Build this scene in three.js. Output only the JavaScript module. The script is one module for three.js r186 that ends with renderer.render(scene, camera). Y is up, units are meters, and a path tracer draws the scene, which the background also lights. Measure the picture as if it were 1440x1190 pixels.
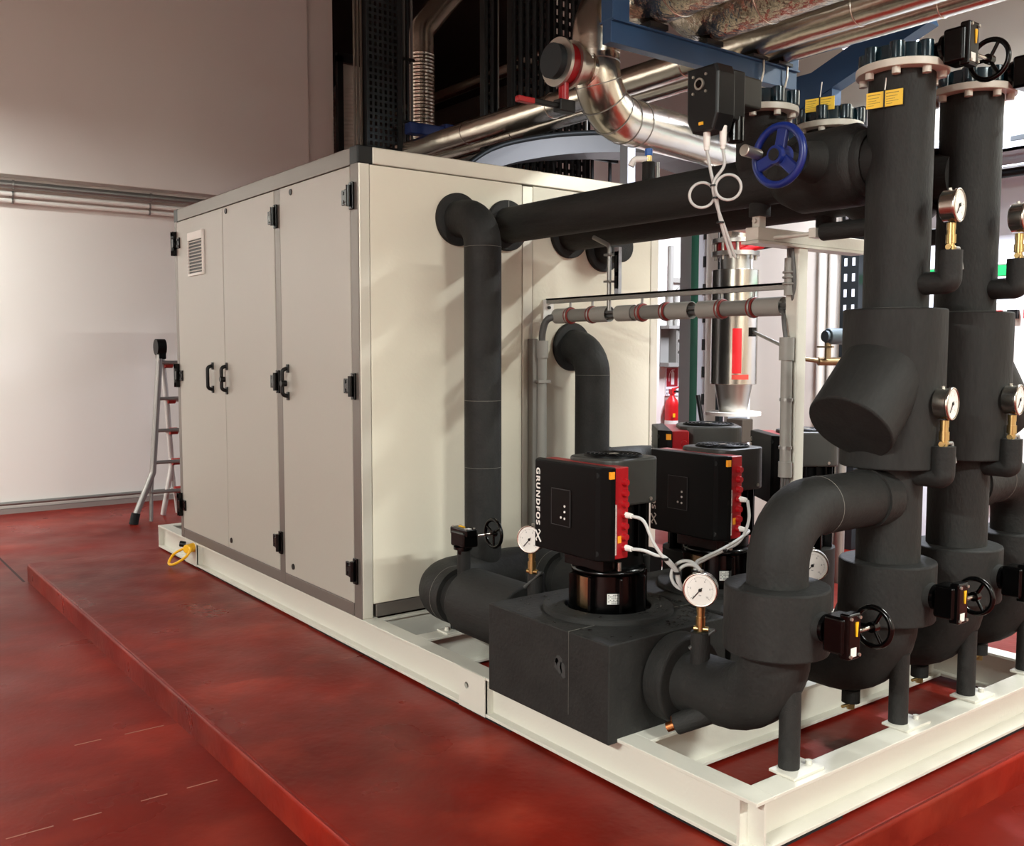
import * as THREE from 'three';
import { RoundedBoxGeometry } from 'three/addons/geometries/RoundedBoxGeometry.js';
import { mergeGeometries } from 'three/addons/utils/BufferGeometryUtils.js';
import { RectAreaLightUniformsLib } from 'three/addons/lights/RectAreaLightUniformsLib.js';
import { FontLoader } from 'three/addons/loaders/FontLoader.js';
import { TextGeometry } from 'three/addons/geometries/TextGeometry.js';

// ---------------------------------------------------------------- camera, light, exposure
const scene = new THREE.Scene();
scene.background = new THREE.Color(0x050505);
const camera = new THREE.PerspectiveCamera(47.596, 1440 / 1190, 0.05, 60);
camera.rotation.order = 'YXZ';
camera.position.set(-2.117, 1.432, 3.964);
camera.rotation.set(-4.245 * Math.PI / 180, -37.13 * Math.PI / 180, 0.078 * Math.PI / 180);
const renderer = new THREE.WebGLRenderer();
renderer.toneMapping = THREE.LinearToneMapping;
renderer.toneMappingExposure = 4.8;
renderer.shadowMap.enabled = true;
RectAreaLightUniformsLib.init();
const WARM = 0xf4f9f4, COOL = 0xeef2ff;
// strip lights: x, y, z, yaw, length, intensity, colour, label, tilt
const LAMPS = [
  [3.7, 3.75, 3.0, 0, 1.5, 50, WARM, 'long ceiling strip light hung beside the right wall', 0],
  [0.2, 4.7, 8.6, Math.PI / 2, 1.5, 212, WARM, 'ceiling strip light hung across the room in front of the plant', 0],
  [-5.6, 3.5, 3.8, 0, 1.5, 205, WARM, 'ceiling strip light hung over the open red floor', 0],
  [-2.5, 3.3, -5.0, Math.PI / 2, 1.5, 37, WARM, 'added tilted strip light brightening the white back wall by the ladder', 0.4],  // unseen fixture, added and tilted to brighten the wall more than the floor
  [-5.2, 3.3, -5.0, Math.PI / 2, 1.5, 37, WARM, 'added tilted strip light brightening the far end of the white back wall', 0.4],  // second unseen wall washer, added only for its light on the wall
  [3.5, 3.36, 0.41, 0, 0.4, 180, COOL, 'cool white strip light hung by the green striped wall', 0],
  [6.6, 3.4, -2.6, 0, 1.5, 65, COOL, 'cool white strip light hung in the side passage', 0],
];

// ---------------------------------------------------------------- helpers
const V = (x, y, z) => new THREE.Vector3(x, y, z);
let seed = 7;
const rnd = () => { seed = (seed * 1664525 + 1013904223) >>> 0; return seed / 4294967296; };
const used = {};
function numbered(n) { if (used[n] === undefined) { used[n] = 0; return n; } used[n]++; return n + '_' + String(used[n]).padStart(3, '0'); }
function std(c, r = 0.6, m = 0, extra = {}) { return new THREE.MeshStandardMaterial({ color: c, roughness: r, metalness: m, ...extra }); }
function phys(c, r, m, extra = {}) { return new THREE.MeshPhysicalMaterial({ color: c, roughness: r, metalness: m, ...extra }); }
function prep(g) {
  g = g.index ? g.toNonIndexed() : g;
  for (const k of Object.keys(g.attributes)) if (!['position', 'normal', 'uv'].includes(k)) g.deleteAttribute(k);
  g.morphAttributes = {}; g.clearGroups();
  return g;
}
function boxUV(g) {
  g = prep(g);
  const p = g.attributes.position, n = g.attributes.normal, uv = new Float32Array(p.count * 2);
  for (let i = 0; i < p.count; i++) {
    const ax = Math.abs(n.getX(i)), ay = Math.abs(n.getY(i)), az = Math.abs(n.getZ(i));
    let u, v;
    if (ay > ax && ay > az) { u = p.getX(i); v = p.getZ(i); } else if (ax > az) { u = p.getZ(i); v = p.getY(i); } else { u = p.getX(i); v = p.getY(i); }
    uv[2 * i] = u; uv[2 * i + 1] = v;
  }
  g.setAttribute('uv', new THREE.BufferAttribute(uv, 2));
  return g;
}
const merge = (gs) => { gs = (Array.isArray(gs) ? gs : [gs]).map(prep); return gs.length === 1 ? gs[0] : mergeGeometries(gs); };
// box by its limits; r rounds the edges
function bx(x0, x1, y0, y1, z0, z1, r = 0) {
  const w = x1 - x0, h = y1 - y0, d = z1 - z0;
  const g = r > 0 ? new RoundedBoxGeometry(w, h, d, 2, Math.min(r, w / 2.01, h / 2.01, d / 2.01)) : new THREE.BoxGeometry(w, h, d);
  g.translate((x0 + x1) / 2, (y0 + y1) / 2, (z0 + z1) / 2);
  return boxUV(g);
}
function orient(g, a, b) { // y axis geometry of unit centre onto a..b
  const d = b.clone().sub(a), q = new THREE.Quaternion().setFromUnitVectors(V(0, 1, 0), d.clone().normalize());
  g.applyQuaternion(q); const m = a.clone().add(b).multiplyScalar(0.5); g.translate(m.x, m.y, m.z); return g;
}
function cyl(a, b, r, r2 = r, seg = 28, bevel = 0) {
  a = V(...a); b = V(...b); const L = a.distanceTo(b);
  if (bevel > 0) {
    const pr = [[0, -L / 2], [r - bevel, -L / 2], [r - bevel * 0.3, -L / 2 + bevel * 0.3], [r, -L / 2 + bevel], [r2, L / 2 - bevel], [r2 - bevel * 0.3, L / 2 - bevel * 0.3], [r2 - bevel, L / 2], [0, L / 2]];
    return prep(orient(lathe(pr, seg), a, b));
  }
  return prep(orient(new THREE.CylinderGeometry(r2, r, L, seg), a, b));
}
function lathe(pr, seg = 32) { return prep(new THREE.LatheGeometry(pr.map(p => new THREE.Vector2(Math.max(p[0], 1e-5), p[1])), seg)); }
function latheAt(pr, base, dir, seg = 32) { // profile [r, along] from base along dir
  const g = lathe(pr, seg); g.applyQuaternion(new THREE.Quaternion().setFromUnitVectors(V(0, 1, 0), V(...dir).normalize())); g.translate(...base); return g;
}
function torus(c, dir, R, r, seg = 40, ts = 10) {
  const g = new THREE.TorusGeometry(R, r, ts, seg); g.applyQuaternion(new THREE.Quaternion().setFromUnitVectors(V(0, 0, 1), V(...dir).normalize())); g.translate(...c); return prep(g);
}
function pathOf(pts, bend, step = 9) { // polyline with rounded bends
  const P = pts.map(p => V(...p)), out = [P[0]];
  for (let i = 1; i < P.length - 1; i++) {
    const a = P[i - 1], b = P[i], c = P[i + 1], u = a.clone().sub(b).normalize(), w = c.clone().sub(b).normalize();
    const ang = Math.acos(THREE.MathUtils.clamp(u.dot(w), -1, 1)), R = Array.isArray(bend) ? bend[i - 1] : bend;
    let t = R / Math.tan(ang / 2); t = Math.min(t, a.distanceTo(b) * 0.99, c.distanceTo(b) * 0.99); const rr = t * Math.tan(ang / 2);
    const cen = b.clone().add(u.clone().add(w).normalize().multiplyScalar(rr / Math.sin(ang / 2)));
    const s = b.clone().addScaledVector(u, t).sub(cen), e = b.clone().addScaledVector(w, t).sub(cen), tot = Math.PI - ang, ax = s.clone().cross(e).normalize();
    for (let k = 0; k <= step; k++) out.push(s.clone().applyAxisAngle(ax, tot * k / step).add(cen));
  }
  out.push(P[P.length - 1]); return out;
}
function sweep(path, r, seg = 24, caps = true) {
  const n = path.length, T = path.map((p, i) => path[Math.min(i + 1, n - 1)].clone().sub(path[Math.max(i - 1, 0)]).normalize());
  let N = Math.abs(T[0].y) < 0.9 ? V(0, 1, 0) : V(1, 0, 0); N.sub(T[0].clone().multiplyScalar(N.dot(T[0]))).normalize();
  const pos = [], nor = [], uv = [], idx = []; let len = 0;
  for (let i = 0; i < n; i++) {
    if (i) { const q = new THREE.Quaternion().setFromUnitVectors(T[i - 1], T[i]); N.applyQuaternion(q); len += path[i].distanceTo(path[i - 1]); }
    const B = T[i].clone().cross(N);
    for (let k = 0; k <= seg; k++) {
      const a = k / seg * 2 * Math.PI, d = N.clone().multiplyScalar(Math.cos(a)).addScaledVector(B, Math.sin(a));
      pos.push(path[i].x + d.x * r, path[i].y + d.y * r, path[i].z + d.z * r); nor.push(d.x, d.y, d.z); uv.push(k / seg * 2 * Math.PI * r, len);
    }
    if (i) for (let k = 0; k < seg; k++) { const a = (i - 1) * (seg + 1) + k, b = a + seg + 1; idx.push(a, a + 1, b, a + 1, b + 1, b); }
  }
  if (caps) for (const [i, s] of [[0, -1], [n - 1, 1]]) {
    const c0 = pos.length / 3, t = T[i]; pos.push(path[i].x, path[i].y, path[i].z); nor.push(t.x * s, t.y * s, t.z * s); uv.push(0, 0);
    for (let k = 0; k <= seg; k++) { const j = i * (seg + 1) + k; pos.push(pos[j * 3], pos[j * 3 + 1], pos[j * 3 + 2]); nor.push(t.x * s, t.y * s, t.z * s); uv.push(nor[j * 3] * r, nor[j * 3 + 1] * r); }
    for (let k = 0; k < seg; k++) s > 0 ? idx.push(c0, c0 + 1 + k, c0 + 2 + k) : idx.push(c0, c0 + 2 + k, c0 + 1 + k);
  }
  const g = new THREE.BufferGeometry();
  g.setAttribute('position', new THREE.Float32BufferAttribute(pos, 3)); g.setAttribute('normal', new THREE.Float32BufferAttribute(nor, 3)); g.setAttribute('uv', new THREE.Float32BufferAttribute(uv, 2)); g.setIndex(idx);
  return prep(g);
}
const tube = (pts, r, bend = 0.05, seg = 20) => sweep(pathOf(pts, bend), r, seg);
function spline(pts, r, n = 40, seg = 8) { return sweep(new THREE.CatmullRomCurve3(pts.map(p => V(...p))).getPoints(n), r, seg); }
function shapeFrom(pts, holes = []) { const s = new THREE.Shape(pts.map(p => new THREE.Vector2(...p))); for (const h of holes) s.holes.push(h); return s; }
function hole(x, y, r) { const p = new THREE.Path(); p.absarc(x, y, r, 0, 2 * Math.PI, true); return p; }
function extr(shape, depth, bevel = 0, seg = 8) { return boxUV(new THREE.ExtrudeGeometry(shape, { depth, bevelEnabled: bevel > 0, bevelThickness: bevel, bevelSize: bevel, bevelSegments: 2, curveSegments: seg })); }
const tf = (g, m) => { g.applyMatrix4(m); return g; };
const rotY = a => new THREE.Matrix4().makeRotationY(a), rotX = a => new THREE.Matrix4().makeRotationX(a), rotZ = a => new THREE.Matrix4().makeRotationZ(a);
const mv = (g, x, y, z) => { g.translate(x, y, z); return g; };

function mesh(name, gs, mat, parent) { const m = new THREE.Mesh(merge(gs), mat); m.name = name; m.castShadow = m.receiveShadow = true; parent.add(m); return m; }
// a thing whose parts are given in world coordinates
function thing(name, label, category, base = [0, 0, 0], group) {
  const o = new THREE.Group(); o.name = numbered(name); o.position.set(...base); o.userData = { label, category }; if (group) o.userData.group = group;
  scene.add(o); return o;
}
function part(t, name, gs, mat, label) {
  const m = mesh(name, gs, mat, t); m.position.copy(t.position).negate(); if (label) m.userData.label = label; return m;
}
function sub(p, name, gs, mat, label) { const m = mesh(name, gs, mat, p); if (label) m.userData.label = label; return m; }
function one(name, label, category, gs, mat, group) { // a thing of one mesh
  const m = mesh(numbered(name), gs, mat, scene); m.userData = { label, category }; if (group) m.userData.group = group; return m;
}
function struct(name, gs, mat) { const m = mesh(name, gs, mat, scene); m.userData = { kind: 'structure' }; return m; }
function copy(o, label, group) { const c = o.clone(); c.name = numbered(o.name.replace(/_\d\d\d$/, '')); c.userData = { ...o.userData, label: label || o.userData.label }; if (group) c.userData.group = group; scene.add(c); return c; }

// ---------------------------------------------------------------- textures
function canvas(w, h, draw) { const c = document.createElement('canvas'); c.width = w; c.height = h; draw(c.getContext('2d'), w, h); return c; }
function ctex(w, h, draw, srgb = true) { const t = new THREE.CanvasTexture(canvas(w, h, draw)); if (srgb) t.colorSpace = THREE.SRGBColorSpace; t.wrapS = t.wrapT = THREE.RepeatWrapping; t.anisotropy = 4; return t; }
const H = (() => { const a = new Float32Array(65536); let s = 99; for (let i = 0; i < 65536; i++) { s = (s * 1664525 + 1013904223) >>> 0; a[i] = s / 4294967296; } return a; })();
function vn(x, y, per) { // periodic value noise
  const xi = Math.floor(x), yi = Math.floor(y), fx = x - xi, fy = y - yi, sx = fx * fx * (3 - 2 * fx), sy = fy * fy * (3 - 2 * fy);
  const h = (a, b) => H[(((a % per) + per) % per) * 131 + (((b % per) + per) % per) * 17 & 65535];
  return (h(xi, yi) * (1 - sx) + h(xi + 1, yi) * sx) * (1 - sy) + (h(xi, yi + 1) * (1 - sx) + h(xi + 1, yi + 1) * sx) * sy;
}
function fbm(x, y, per, o) { let s = 0, a = 0.5, t = 0; for (let i = 0; i < o; i++) { s += a * vn(x, y, per); t += a; x *= 2; y *= 2; per *= 2; a *= 0.5; } return s / t; }
function dtex(n, fn, srgb = false) { // fn(u, v) -> grey or [r, g, b] in 0..1
  const d = new Uint8Array(n * n * 4);
  for (let j = 0; j < n; j++) for (let i = 0; i < n; i++) { const c = fn(i / n, j / n), k = (j * n + i) * 4, a = Array.isArray(c); for (let q = 0; q < 3; q++) d[k + q] = Math.max(0, Math.min(255, (a ? c[q] : c) * 255)); d[k + 3] = 255; }
  const t = new THREE.DataTexture(d, n, n); t.wrapS = t.wrapT = THREE.RepeatWrapping; t.magFilter = THREE.LinearFilter; t.minFilter = THREE.LinearMipmapLinearFilter; t.generateMipmaps = true; if (srgb) t.colorSpace = THREE.SRGBColorSpace; t.needsUpdate = true; return t;
}
const rep = (t, s) => { const c = t.clone(); c.repeat.set(s, s); c.needsUpdate = true; return c; };
const grain = dtex(256, (u, v) => fbm(u * 32, v * 32, 32, 3));
const blotch = dtex(256, (u, v) => fbm(u * 6, v * 6, 6, 5));
const floorTex = dtex(1024, (u, v) => { // red epoxy: broad patches, scuffs
  const a = fbm(u * 5, v * 5, 5, 6), b = fbm(u * 40 + 3, v * 40, 40, 3), c = Math.max(0, fbm(u * 9 + 2, v * 14 + 5, 45, 5) - 0.56) * 2.2;
  const k = 0.86 + (a - 0.5) * 0.5 + (b - 0.5) * 0.1;
  return [0.5 * k + c * 0.16, 0.118 * k + c * 0.12, 0.075 * k + c * 0.09];
}, true);
const floorRough = dtex(512, (u, v) => 0.36 + (fbm(u * 7, v * 7, 7, 5) - 0.5) * 0.4);
const foamTex = dtex(256, (u, v) => { const a = fbm(u * 8, v * 8, 8, 5), b = vn(u * 128, v * 128, 128); const k = 0.138 + (a - 0.5) * 0.05 + (b - 0.5) * 0.02; return [k * 1.01, k, k * 0.95]; }, true);
const spangle = dtex(512, (u, v) => { const a = fbm(u * 70, v * 70, 70, 2), b = fbm(u * 4, v * 4, 4, 4); return 0.42 + (a - 0.5) * 0.25 + (b - 0.5) * 0.1; });

// ---------------------------------------------------------------- materials
const M = {
  floor: phys(0xffffff, 1, 0, { specularIntensity: 0.2, map: rep(floorTex, 0.22), roughnessMap: rep(floorRough, 0.3), bumpMap: rep(grain, 1.5), bumpScale: 0.0006 }),
  plinth: phys(0xffffff, 1, 0, { specularIntensity: 0.22, map: rep(floorTex, 0.3), roughnessMap: rep(floorRough, 0.45), bumpMap: rep(grain, 1.2), bumpScale: 0.001 }),
  wall: std(0xe6e0da, 0.62, 0, { bumpMap: rep(blotch, 0.5), bumpScale: 0.003 }),
  ceil: std(0x5f5c57, 0.9),
  clad: std(0xc9c2b6, 0.5),
  wallWarm: std(0xded5c8, 0.6, 0, { bumpMap: rep(blotch, 0.6), bumpScale: 0.002 }),
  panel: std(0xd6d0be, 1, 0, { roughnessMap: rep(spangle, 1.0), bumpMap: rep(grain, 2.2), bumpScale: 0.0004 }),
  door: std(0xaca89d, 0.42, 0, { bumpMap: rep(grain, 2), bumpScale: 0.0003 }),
  alu: std(0xcfcabd, 0.38, 0.35),
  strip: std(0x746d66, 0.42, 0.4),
  blackPl: phys(0x0b0b0b, 0.42, 0, { specularIntensity: 0.6 }),
  blackGloss: phys(0x030303, 0.2, 0, { specularIntensity: 0.6 }),
  skid: std(0xcfccc0, 0.32, 0, { bumpMap: rep(grain, 3), bumpScale: 0.0004 }),
  rubber: std(0x0c0c0c, 0.9),
  foam: phys(0xffffff, 0.66, 0, { specularIntensity: 0.55, map: rep(foamTex, 1.5), bumpMap: rep(grain, 3), bumpScale: 0.0012 }),
  seam: std(0x6d6a64, 0.6),
  glue: std(0x55544f, 0.3),
  chrome: std(0xcfcac0, 0.22, 1),
  steel: std(0xb9b4aa, 0.35, 0.9),
  zinc: std(0x9b9a96, 0.45, 0.8),
  brass: std(0xc2a56e, 0.32, 1),
  copper: std(0xb06f45, 0.35, 1),
  dialW: std(0xe6e3dc, 0.5),
  red: std(0x9c0f17, 0.35),
  redBright: std(0xc9161c, 0.35),
  orange: std(0xf09a16, 0.55),
  yellow: std(0xf0b419, 0.5),
  white: std(0xe9e6df, 0.5),
  grey: std(0x8c8b86, 0.5),
  flange: std(0xc4bfb2, 0.45),
  lever: std(0x3b3b39, 0.45),
  pvc: std(0x93918a, 0.45),
  pvcDark: std(0x7b7973, 0.4),
  cable: std(0xbdbcb8, 0.5),
  cableDark: std(0x595856, 0.5),
  blue: std(0x10266e, 0.35),
  blueSteel: std(0x123a5e, 0.5),
  blueDeep: std(0x0b2a6a, 0.45),
  teal: phys(0x0f2730, 0.16, 0.2, { clearcoat: 0.5 }),
  silver: std(0xc8c0b2, 0.24, 1, { bumpMap: rep(blotch, 1.2), bumpScale: 0.004 }),
  silverCrinkle: std(0xc3b9a8, 0.26, 1, { bumpMap: rep(blotch, 4), bumpScale: 0.012 }),
  tray: std(0x2b2f31, 0.5, 0.6),
  trayPale: std(0xa3a6ab, 0.5, 0.1),
  pale: std(0xdde2ea, 0.5),
  greenGlass: phys(0x4f9b84, 0.15, 0, { transmission: 0.4, thickness: 0 }),
  green: std(0x0fae55, 0.5),
  pink: std(0xe0417c, 0.5),
  headBlack: phys(0x050505, 0.42, 0, { specularIntensity: 0.22 }),
  headFace: phys(0x030303, 0.35, 0, { specularIntensity: 0.3 }),
  cowl: std(0x2c2c28, 0.5),
  wood: std(0x8a6a45, 0.6),
  lens: phys(0xffffff, 0.05, 0, { transmission: 1, thickness: 0, ior: 1.45 }),
};

// ---------------------------------------------------------------- the room
const FY = -0.12; // floor level; y = 0 is the top of the plinth
struct('floor', bx(-8, 10.2, FY - 0.2, FY, -17.2, 10), M.floor);
{ // scratched joint lines on the floor and scuffs
  const t = scene.getObjectByName('floor');
  const mark = std(0x8f5f50, 0.7), jd = std(0x2a0b08, 0.8);
  const seg = [];
  for (const [x0, x1, z0] of [[-1.62, -1.48, 0.637], [-1.42, -1.33, 0.634], [-1.2, -1.11, 0.63], [-1.04, -0.93, 0.626], [-1.27, -1.17, -0.012], [-1.08, -0.925, -0.008]]) seg.push(bx(x0, x1, FY, FY + 0.0012, z0 - 0.0022, z0 + 0.0022));
  mesh('joint_filler', seg, mark, t);
  mesh('joint', [bx(-0.9, -0.885, FY, FY + 0.001, -6.2, -3.1)], jd, t);
}
// raised plinth with softened edges
struct('trim_1', bx(-0.87, 3.05, FY - 0.05, 0, -3.12, 2.4, 0.02), M.plinth);
struct('wall_back', bx(-8.2, 2.95, FY, 7, -6.4, -6.2), M.wall);
struct('trim_2', bx(-8.2, 2.62, 3.06, 7, -6.2, -6.02, 0.01), M.wall);
struct('trim_3', bx(2.62, 2.95, FY, 7, -6.2, -6.08), M.wall);
struct('baseboard_back', bx(-8.2, 2.62, FY, FY + 0.05, -6.2, -6.17), std(0x8b7f7a, 0.5));
struct('wall_left', bx(-8.2, -8, FY, 7, -6.4, 10), M.wall);
struct('wall_front', bx(-8.2, 10.4, FY, 7, 10, 10.2), M.clad);
struct('wall_right', bx(10.2, 10.4, FY, 7, -17.4, 10), M.clad);
struct('ceiling', bx(-8.2, 10.4, 7, 7.2, -17.4, 10.2), M.ceil);
struct('wall_recess', bx(2.85, 10.4, FY, 7, -17.4, -17.2), M.wall);
struct('wall_recess_side', bx(2.85, 2.95, FY, 7, -17.2, -6.4), M.wall);
// right-hand wall with its warm bay and the white doors
struct('wall_right_bay', bx(4.6, 4.85, FY, 2.75, -1.75, 9.9), M.wallWarm);
struct('wall_right_upper', bx(4.55, 4.85, 2.75, 7, -1.75, 9.9), M.clad);
struct('wall_passage', bx(4.95, 10.2, FY, 3.2, -4.7, -4.5), M.wall);
struct('wall_passage_upper', bx(4.95, 10.2, 3.2, 7, -4.7, -4.5), M.wall);

// ---------------------------------------------------------------- lamps
for (const [x, y, z, yaw, L, I, col, label, tilt] of LAMPS) {
  const t = new THREE.Group(); t.name = numbered('strip_light'); t.position.set(x, y, z); t.rotation.y = yaw; scene.add(t); t.userData = { label, category: 'lamp' };
  mesh('housing', [tf(bx(-0.1, 0.1, 0.02, 0.09, -L / 2 - 0.03, L / 2 + 0.03, 0.01), rotZ(tilt))], M.white, t);
  mesh('diffuser', [tf(bx(-0.085, 0.085, 0, 0.02, -L / 2, L / 2), rotZ(tilt))], std(0x111111, 0.5, 0, { emissive: col, emissiveIntensity: 6 }), t);
  for (const s of [-1, 1]) mesh('hanger_wire', [cyl([0, 0.09, s * L * 0.4], [0, 7 - y, s * L * 0.4], 0.004, 0.004, 6)], M.zinc, t);
  const l = new THREE.RectAreaLight(col, I, 0.17, L); l.position.set(0.012 * Math.sin(tilt), -0.012 * Math.cos(tilt), 0); l.rotation.order = 'ZYX'; l.rotation.set(-Math.PI / 2, 0, tilt); l.castShadow = true; t.add(l);
}

// ---------------------------------------------------------------- the plant cabinet
{
  const c = thing('plant_cabinet', 'tall cream panelled machine cabinet with three doors on the white skid', 'cabinet', [0.975, 0.17, -1.29]);
  const CL = -2.58, CW = 1.95, T = 2.37, B = 0.17, DB = 0.236, DT = 2.285;
  part(c, 'core', [bx(0.035, CW - 0.035, B + 0.005, T - 0.02, CL + 0.035, -0.035)], M.blackPl);
  part(c, 'roof_panel', [bx(0.03, CW - 0.03, T - 0.02, T - 0.005, CL + 0.03, -0.03)], M.panel);
  for (const [x0, x1, z0, z1] of [[0.005, 0.062, -0.072, 0], [0.005, 0.062, CL, CL + 0.055], [CW - 0.062, CW, -0.062, 0], [CW - 0.062, CW, CL, CL + 0.06]]) part(c, 'corner_post', [bx(x0, x1, B, T - 0.075, z0, z1, 0.006)], M.alu);
  for (const g of [bx(CW - 0.07, CW, DT + 0.004, T, CL + 0.06, -0.075, 0.006), bx(0.078, CW - 0.075, DT + 0.008, T, -0.07, 0, 0.006), bx(0.075, CW - 0.075, DT + 0.004, T, CL, CL + 0.07, 0.006)]) part(c, 'top_rail', [g], M.alu);
  for (const [z0, z1] of [[-0.072, -0.002], [CL + 0.002, CL + 0.055]]) part(c, 'dark_post_face', [bx(0, 0.008, B, T - 0.078, z0, z1, 0.003)], M.strip);  // thin darker layer over the door-side face of the corner posts
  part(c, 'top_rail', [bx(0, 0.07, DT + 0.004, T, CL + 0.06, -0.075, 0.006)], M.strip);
  for (const [x, z] of [[0, -0.075], [0, CL], [CW - 0.078, -0.075], [CW - 0.078, CL]]) part(c, 'corner_cap', [bx(x - 0.001, x + 0.079, DT + 0.004, T + 0.002, z - 0.001, z + 0.0765, 0.006)], M.blackPl, 'black plastic corner cap');
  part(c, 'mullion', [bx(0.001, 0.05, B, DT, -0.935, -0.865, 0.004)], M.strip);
  part(c, 'mullion', [bx(0.952, 1.018, B + 0.062, DT, -0.05, 0.0, 0.004)], M.alu);
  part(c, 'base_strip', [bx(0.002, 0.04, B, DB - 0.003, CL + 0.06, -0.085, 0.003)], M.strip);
  part(c, 'base_strip', [bx(0.08, CW - 0.07, B, DB - 0.004, -0.04, -0.004, 0.003)], M.strip);
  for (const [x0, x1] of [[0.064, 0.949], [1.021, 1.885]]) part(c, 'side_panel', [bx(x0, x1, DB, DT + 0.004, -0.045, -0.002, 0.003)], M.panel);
  // doors
  const handle = (z, key) => { // bow handle standing off the door
    const g = [tube([[-0.001, 1.345, z], [-0.036, 1.335, z], [-0.036, 1.205, z], [-0.001, 1.195, z]], 0.011, 0.02, 10), bx(-0.01, 0, 1.32, 1.365, z - 0.014, z + 0.014, 0.004), bx(-0.01, 0, 1.175, 1.22, z - 0.014, z + 0.014, 0.004)];
    if (key) g.push(cyl([-0.02, 1.265, z + 0.012], [-0.05, 1.265, z + 0.012], 0.016));
    return g;
  };
  const hinge = (y, z, s) => { // s: leaf side
    const leaf = bx(-0.012, 0.001, y - 0.035, y + 0.035, Math.min(z, z - s * 0.075), Math.max(z, z - s * 0.075), 0.003);
    return [leaf, bx(-0.03, 0.0, y - 0.03, y + 0.032, z - 0.014, z + 0.014, 0.006), bx(-0.012, 0, y - 0.062, y + 0.062, z + s * 0.0 - 0.002, z + s * 0.035, 0.003), cyl([-0.02, y - 0.048, z + s * 0.012], [-0.02, y + 0.048, z + s * 0.012], 0.012), ...[-1, 1].map(q => cyl([-0.012, y + q * 0.02, z - s * 0.055], [-0.016, y + q * 0.02, z - s * 0.055], 0.008)), ...[-1, 1].map(q => cyl([-0.012, y + q * 0.052, z + s * 0.018], [-0.015, y + q * 0.052, z + s * 0.018], 0.007))];
  };
  const latch = (y, z) => [cyl([0.0, y, z], [-0.006, y, z], 0.017, 0.015, 18)];
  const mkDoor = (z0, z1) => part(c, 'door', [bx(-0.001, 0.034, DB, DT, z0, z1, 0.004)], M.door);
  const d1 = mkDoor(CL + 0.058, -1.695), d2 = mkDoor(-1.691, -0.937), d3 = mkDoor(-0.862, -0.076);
  sub(d1, 'handle', handle(-1.9), M.blackPl); sub(d2, 'handle', handle(-1.665, true), M.blackPl); sub(d3, 'handle', handle(-0.785, true), M.blackPl);
  for (const y of [2.146, 1.27, 0.395]) { sub(d1, 'hinge', hinge(y, CL + 0.045, -1), M.blackGloss); sub(d2, 'hinge', hinge(y, -0.925, 1), M.blackGloss); sub(d3, 'hinge', hinge(y, -0.065, 1), M.blackGloss); }
  sub(d2, 'latch', latch(2.257, -1.629), M.blackPl); sub(d2, 'latch', latch(0.289, -1.646), M.blackPl); sub(d3, 'latch', latch(2.25, -0.72), M.blackPl); sub(d3, 'latch', latch(0.288, -0.758), M.blackPl);
  // ventilation grille
  const gr = part(c, 'vent_grille', [bx(-0.012, 0, 1.915, 2.19, -2.29, -2.28, 0.002), bx(-0.012, 0, 1.915, 2.19, -2.03, -2.005, 0.003), bx(-0.012, 0, 2.14, 2.19, -2.28, -2.02), bx(-0.012, 0, 1.915, 1.93, -2.28, -2.02)], M.white);
  sub(gr, 'grille_back', [bx(-0.003, 0.0005, 1.925, 2.15, -2.28, -2.03)], M.blackPl);
  for (let k = 0; k < 10; k++) sub(gr, 'slat', [mv(tf(bx(-0.009, 0.009, -0.002, 0.002, -0.125, 0.125), rotZ(0.55)), -0.006, 1.945 + k * 0.0205, -2.155)], M.white);
}

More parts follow.
